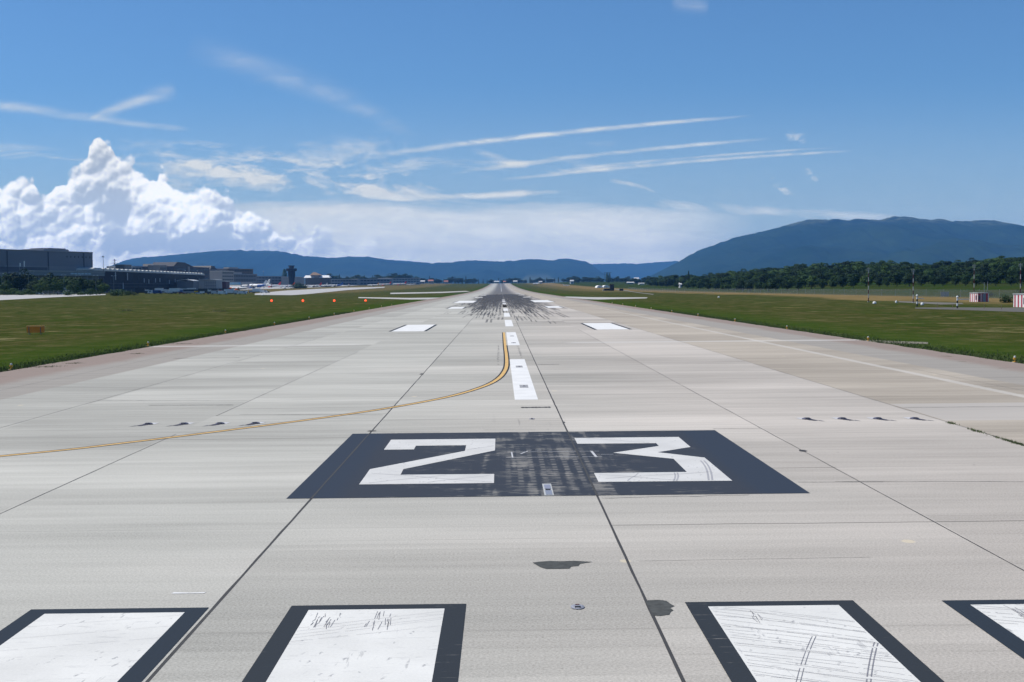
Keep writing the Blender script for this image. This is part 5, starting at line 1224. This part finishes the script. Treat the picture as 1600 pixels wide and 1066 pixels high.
t.scale = (.66, 1, 1); MB().box(-.16, .16, -.80, .90, 0, .006).build('surround', mat((.42, .43, .42), .8, amp=.3, sc=9), t); MB().box(-.11, .11, .12, .72, .006, .014).build('plate', mat((.24, .25, .31), .5), t); MB().box(-.11, .11, -.72, -.12, .006, .014).build('plate', mat((.22, .24, .29), .5), t); MB().box(-.09, .09, -.08, .02, .0065, .02).build('slot', BLACK, t)
# touchdown barrettes with skid stains
for i, (x, y) in enumerate(((-12.36, 44.7), (-11.1, 44.65), (-9.83, 44.6), (-8.6, 44.6), (10.6, 44.25), (11.82, 44.2), (13.03, 44.1), (14.28, 44.0))):
    sd_ = -1 if x < 0 else 1
    t = thing('threshold_light', (x, y, runway_z(y) + .006), '%s light of the %s row of four beyond the number' % (['outermost', 'second outermost', 'third outermost', 'innermost'][i if i < 4 else 7 - i], 'left' if x < 0 else 'right'), 'inset light', group='rows of four lights beside the number')
    MB().lathe([(.16, 0), (.16, .02), (.1, .05), (.01, .055)], n=16).build('housing', mat((.10, .10, .14), .5), t); MB().box(-.07, .07, -.13, -.06, .02, .055).build('lens', BLACK, t)
    MB().face([(sd_ * -.12, .30, .001), (sd_ * -.02, -.28, .001), (sd_ * .12, -.55, .001), (sd_ * .30, -.5, .001), (sd_ * .16, .1, .001)][::(1 if sd_ < 0 else -1)]).build('stain', mat((.05, .05, .07), .9), t)
    MB().face([(sd_ * .28, -.55, .0012), (sd_ * .45, -.75, .0012), (sd_ * .34, -.35, .0012)][::(1 if sd_ < 0 else -1)]).build('stain', mat((.13, .13, .15), .9), t)
    MB().face([(sd_ * -.28, .45, .0012), (sd_ * .0, .5, .0012), (sd_ * -.12, .05, .0012), (sd_ * -.22, .0, .0012)][::(1 if sd_ > 0 else -1)]).build('patch', mat((.5, .5, .51), .9), t)

# ------------------------------------------------------------------ grass tufts along the runway edges
mb = MB(); rg = np.random.default_rng(5)
V_ = []; F_ = []
def blade(x, y, z, h_, w_):
    a = rg.uniform(0, 3.14); i = len(V_); c, s_ = math.cos(a) * w_, math.sin(a) * w_; lx, ly = rg.normal(size=2) * h_ * .35
    V_.extend([(x - c, y - s_, z), (x + c, y + s_, z), (x + lx, y + ly, z + h_)]); F_.append((i, i + 1, i + 2))
for sd_ in (-1, 1):
    for i in range(16000):
        y = 66 + (rg.random() ** 1.7) * 190; e = edge_l(y) if sd_ < 0 else edge_r(y)
        off = abs(rg.normal()) * 1.4 - .10; x = e + sd_ * off; blade(x, y, H(x, y), rg.uniform(.05, .17), rg.uniform(.01, .03))
me = bpy.data.meshes.new('grass'); me.from_pydata(V_, [], F_); me.materials.append(mat((.062, .088, .026), .9, amp=.6, sc=.6))
o = bpy.data.objects.new('grass', me); COL.objects.link(o); tag(o, 'short green grass fringing both runway edges', 'grass', kind='stuff')
# weeds in the joint on the right and by the left edge
V_ = []; F_ = []
for (xc, yc, sx, sy, n_) in ((14.98, 37.0, .05, .9, 500), (14.98, 40.2, .05, .3, 160), (15.0, 42.4, .05, .2, 120), (-28.2, 79.5, .5, .5, 300), (-27.6, 83, .3, .3, 150), (-27.9, 112, .8, .3, 200), (-27.0, 95, .3, .4, 150), (30.3, 106, .4, .5, 200)):
    for i in range(n_):
        x = xc + rg.normal() * sx; y = yc + rg.normal() * sy; blade(x, y, runway_z(y), rg.uniform(.02, .08), rg.uniform(.006, .014))
me = bpy.data.meshes.new('weeds'); me.from_pydata(V_, [], F_); me.materials.append(mat((.07, .10, .03), .9, amp=.5, sc=3.))
o = bpy.data.objects.new('weeds', me); COL.objects.link(o); tag(o, 'small green weeds growing in the pavement joints', 'weeds', kind='stuff')
# tall dry plants in the left meadow
for u, v, Z, lb in ((344, 487, 270, 'clump of tall dry stems in the left meadow, right one'), (197, 486, 290, 'clump of tall dry stems in the left meadow, left one')):
    x, y = hit(u, v); V_ = []; F_ = []
    for i in range(260): 
        a, b = rg.normal() * .9, rg.normal() * .8; blade(a, b, 0, rg.uniform(.1, .45) * (1 if i > 14 else 3.2), .02)
    me = bpy.data.meshes.new('stems'); me.from_pydata(V_, [], F_); me.materials.append(mat((.22, .19, .09), .9, amp=.4))
    t = thing('dry_weed_clump', (x, y, H(x, y)), lb, 'plant'); o = bpy.data.objects.new('stems', me); COL.objects.link(o); o.parent = t

# ------------------------------------------------------------------ haze
mb = MB(); mb.box(-19000, 19000, -3500, 26500, -3.0, 790)
hz = mb.build('haze', None); hz.data.materials.clear()
hm = bpy.data.materials.new('haze'); hm.use_nodes = True; t = NT(hm.node_tree); t.n.clear()
pv = t.node('ShaderNodeVolumePrincipled'); pv.inputs['Color'].default_value = (0.17, 0.46, 0.98, 1); pv.inputs['Density'].default_value = 0.000046; pv.inputs['Anisotropy'].default_value = 0.0
om = t.node('ShaderNodeOutputMaterial'); t.l.new(pv.outputs[0], om.inputs['Volume']); hz.data.materials.append(hm)
tag(hz, 'thin blue air haze over the whole valley', 'haze', kind='stuff')
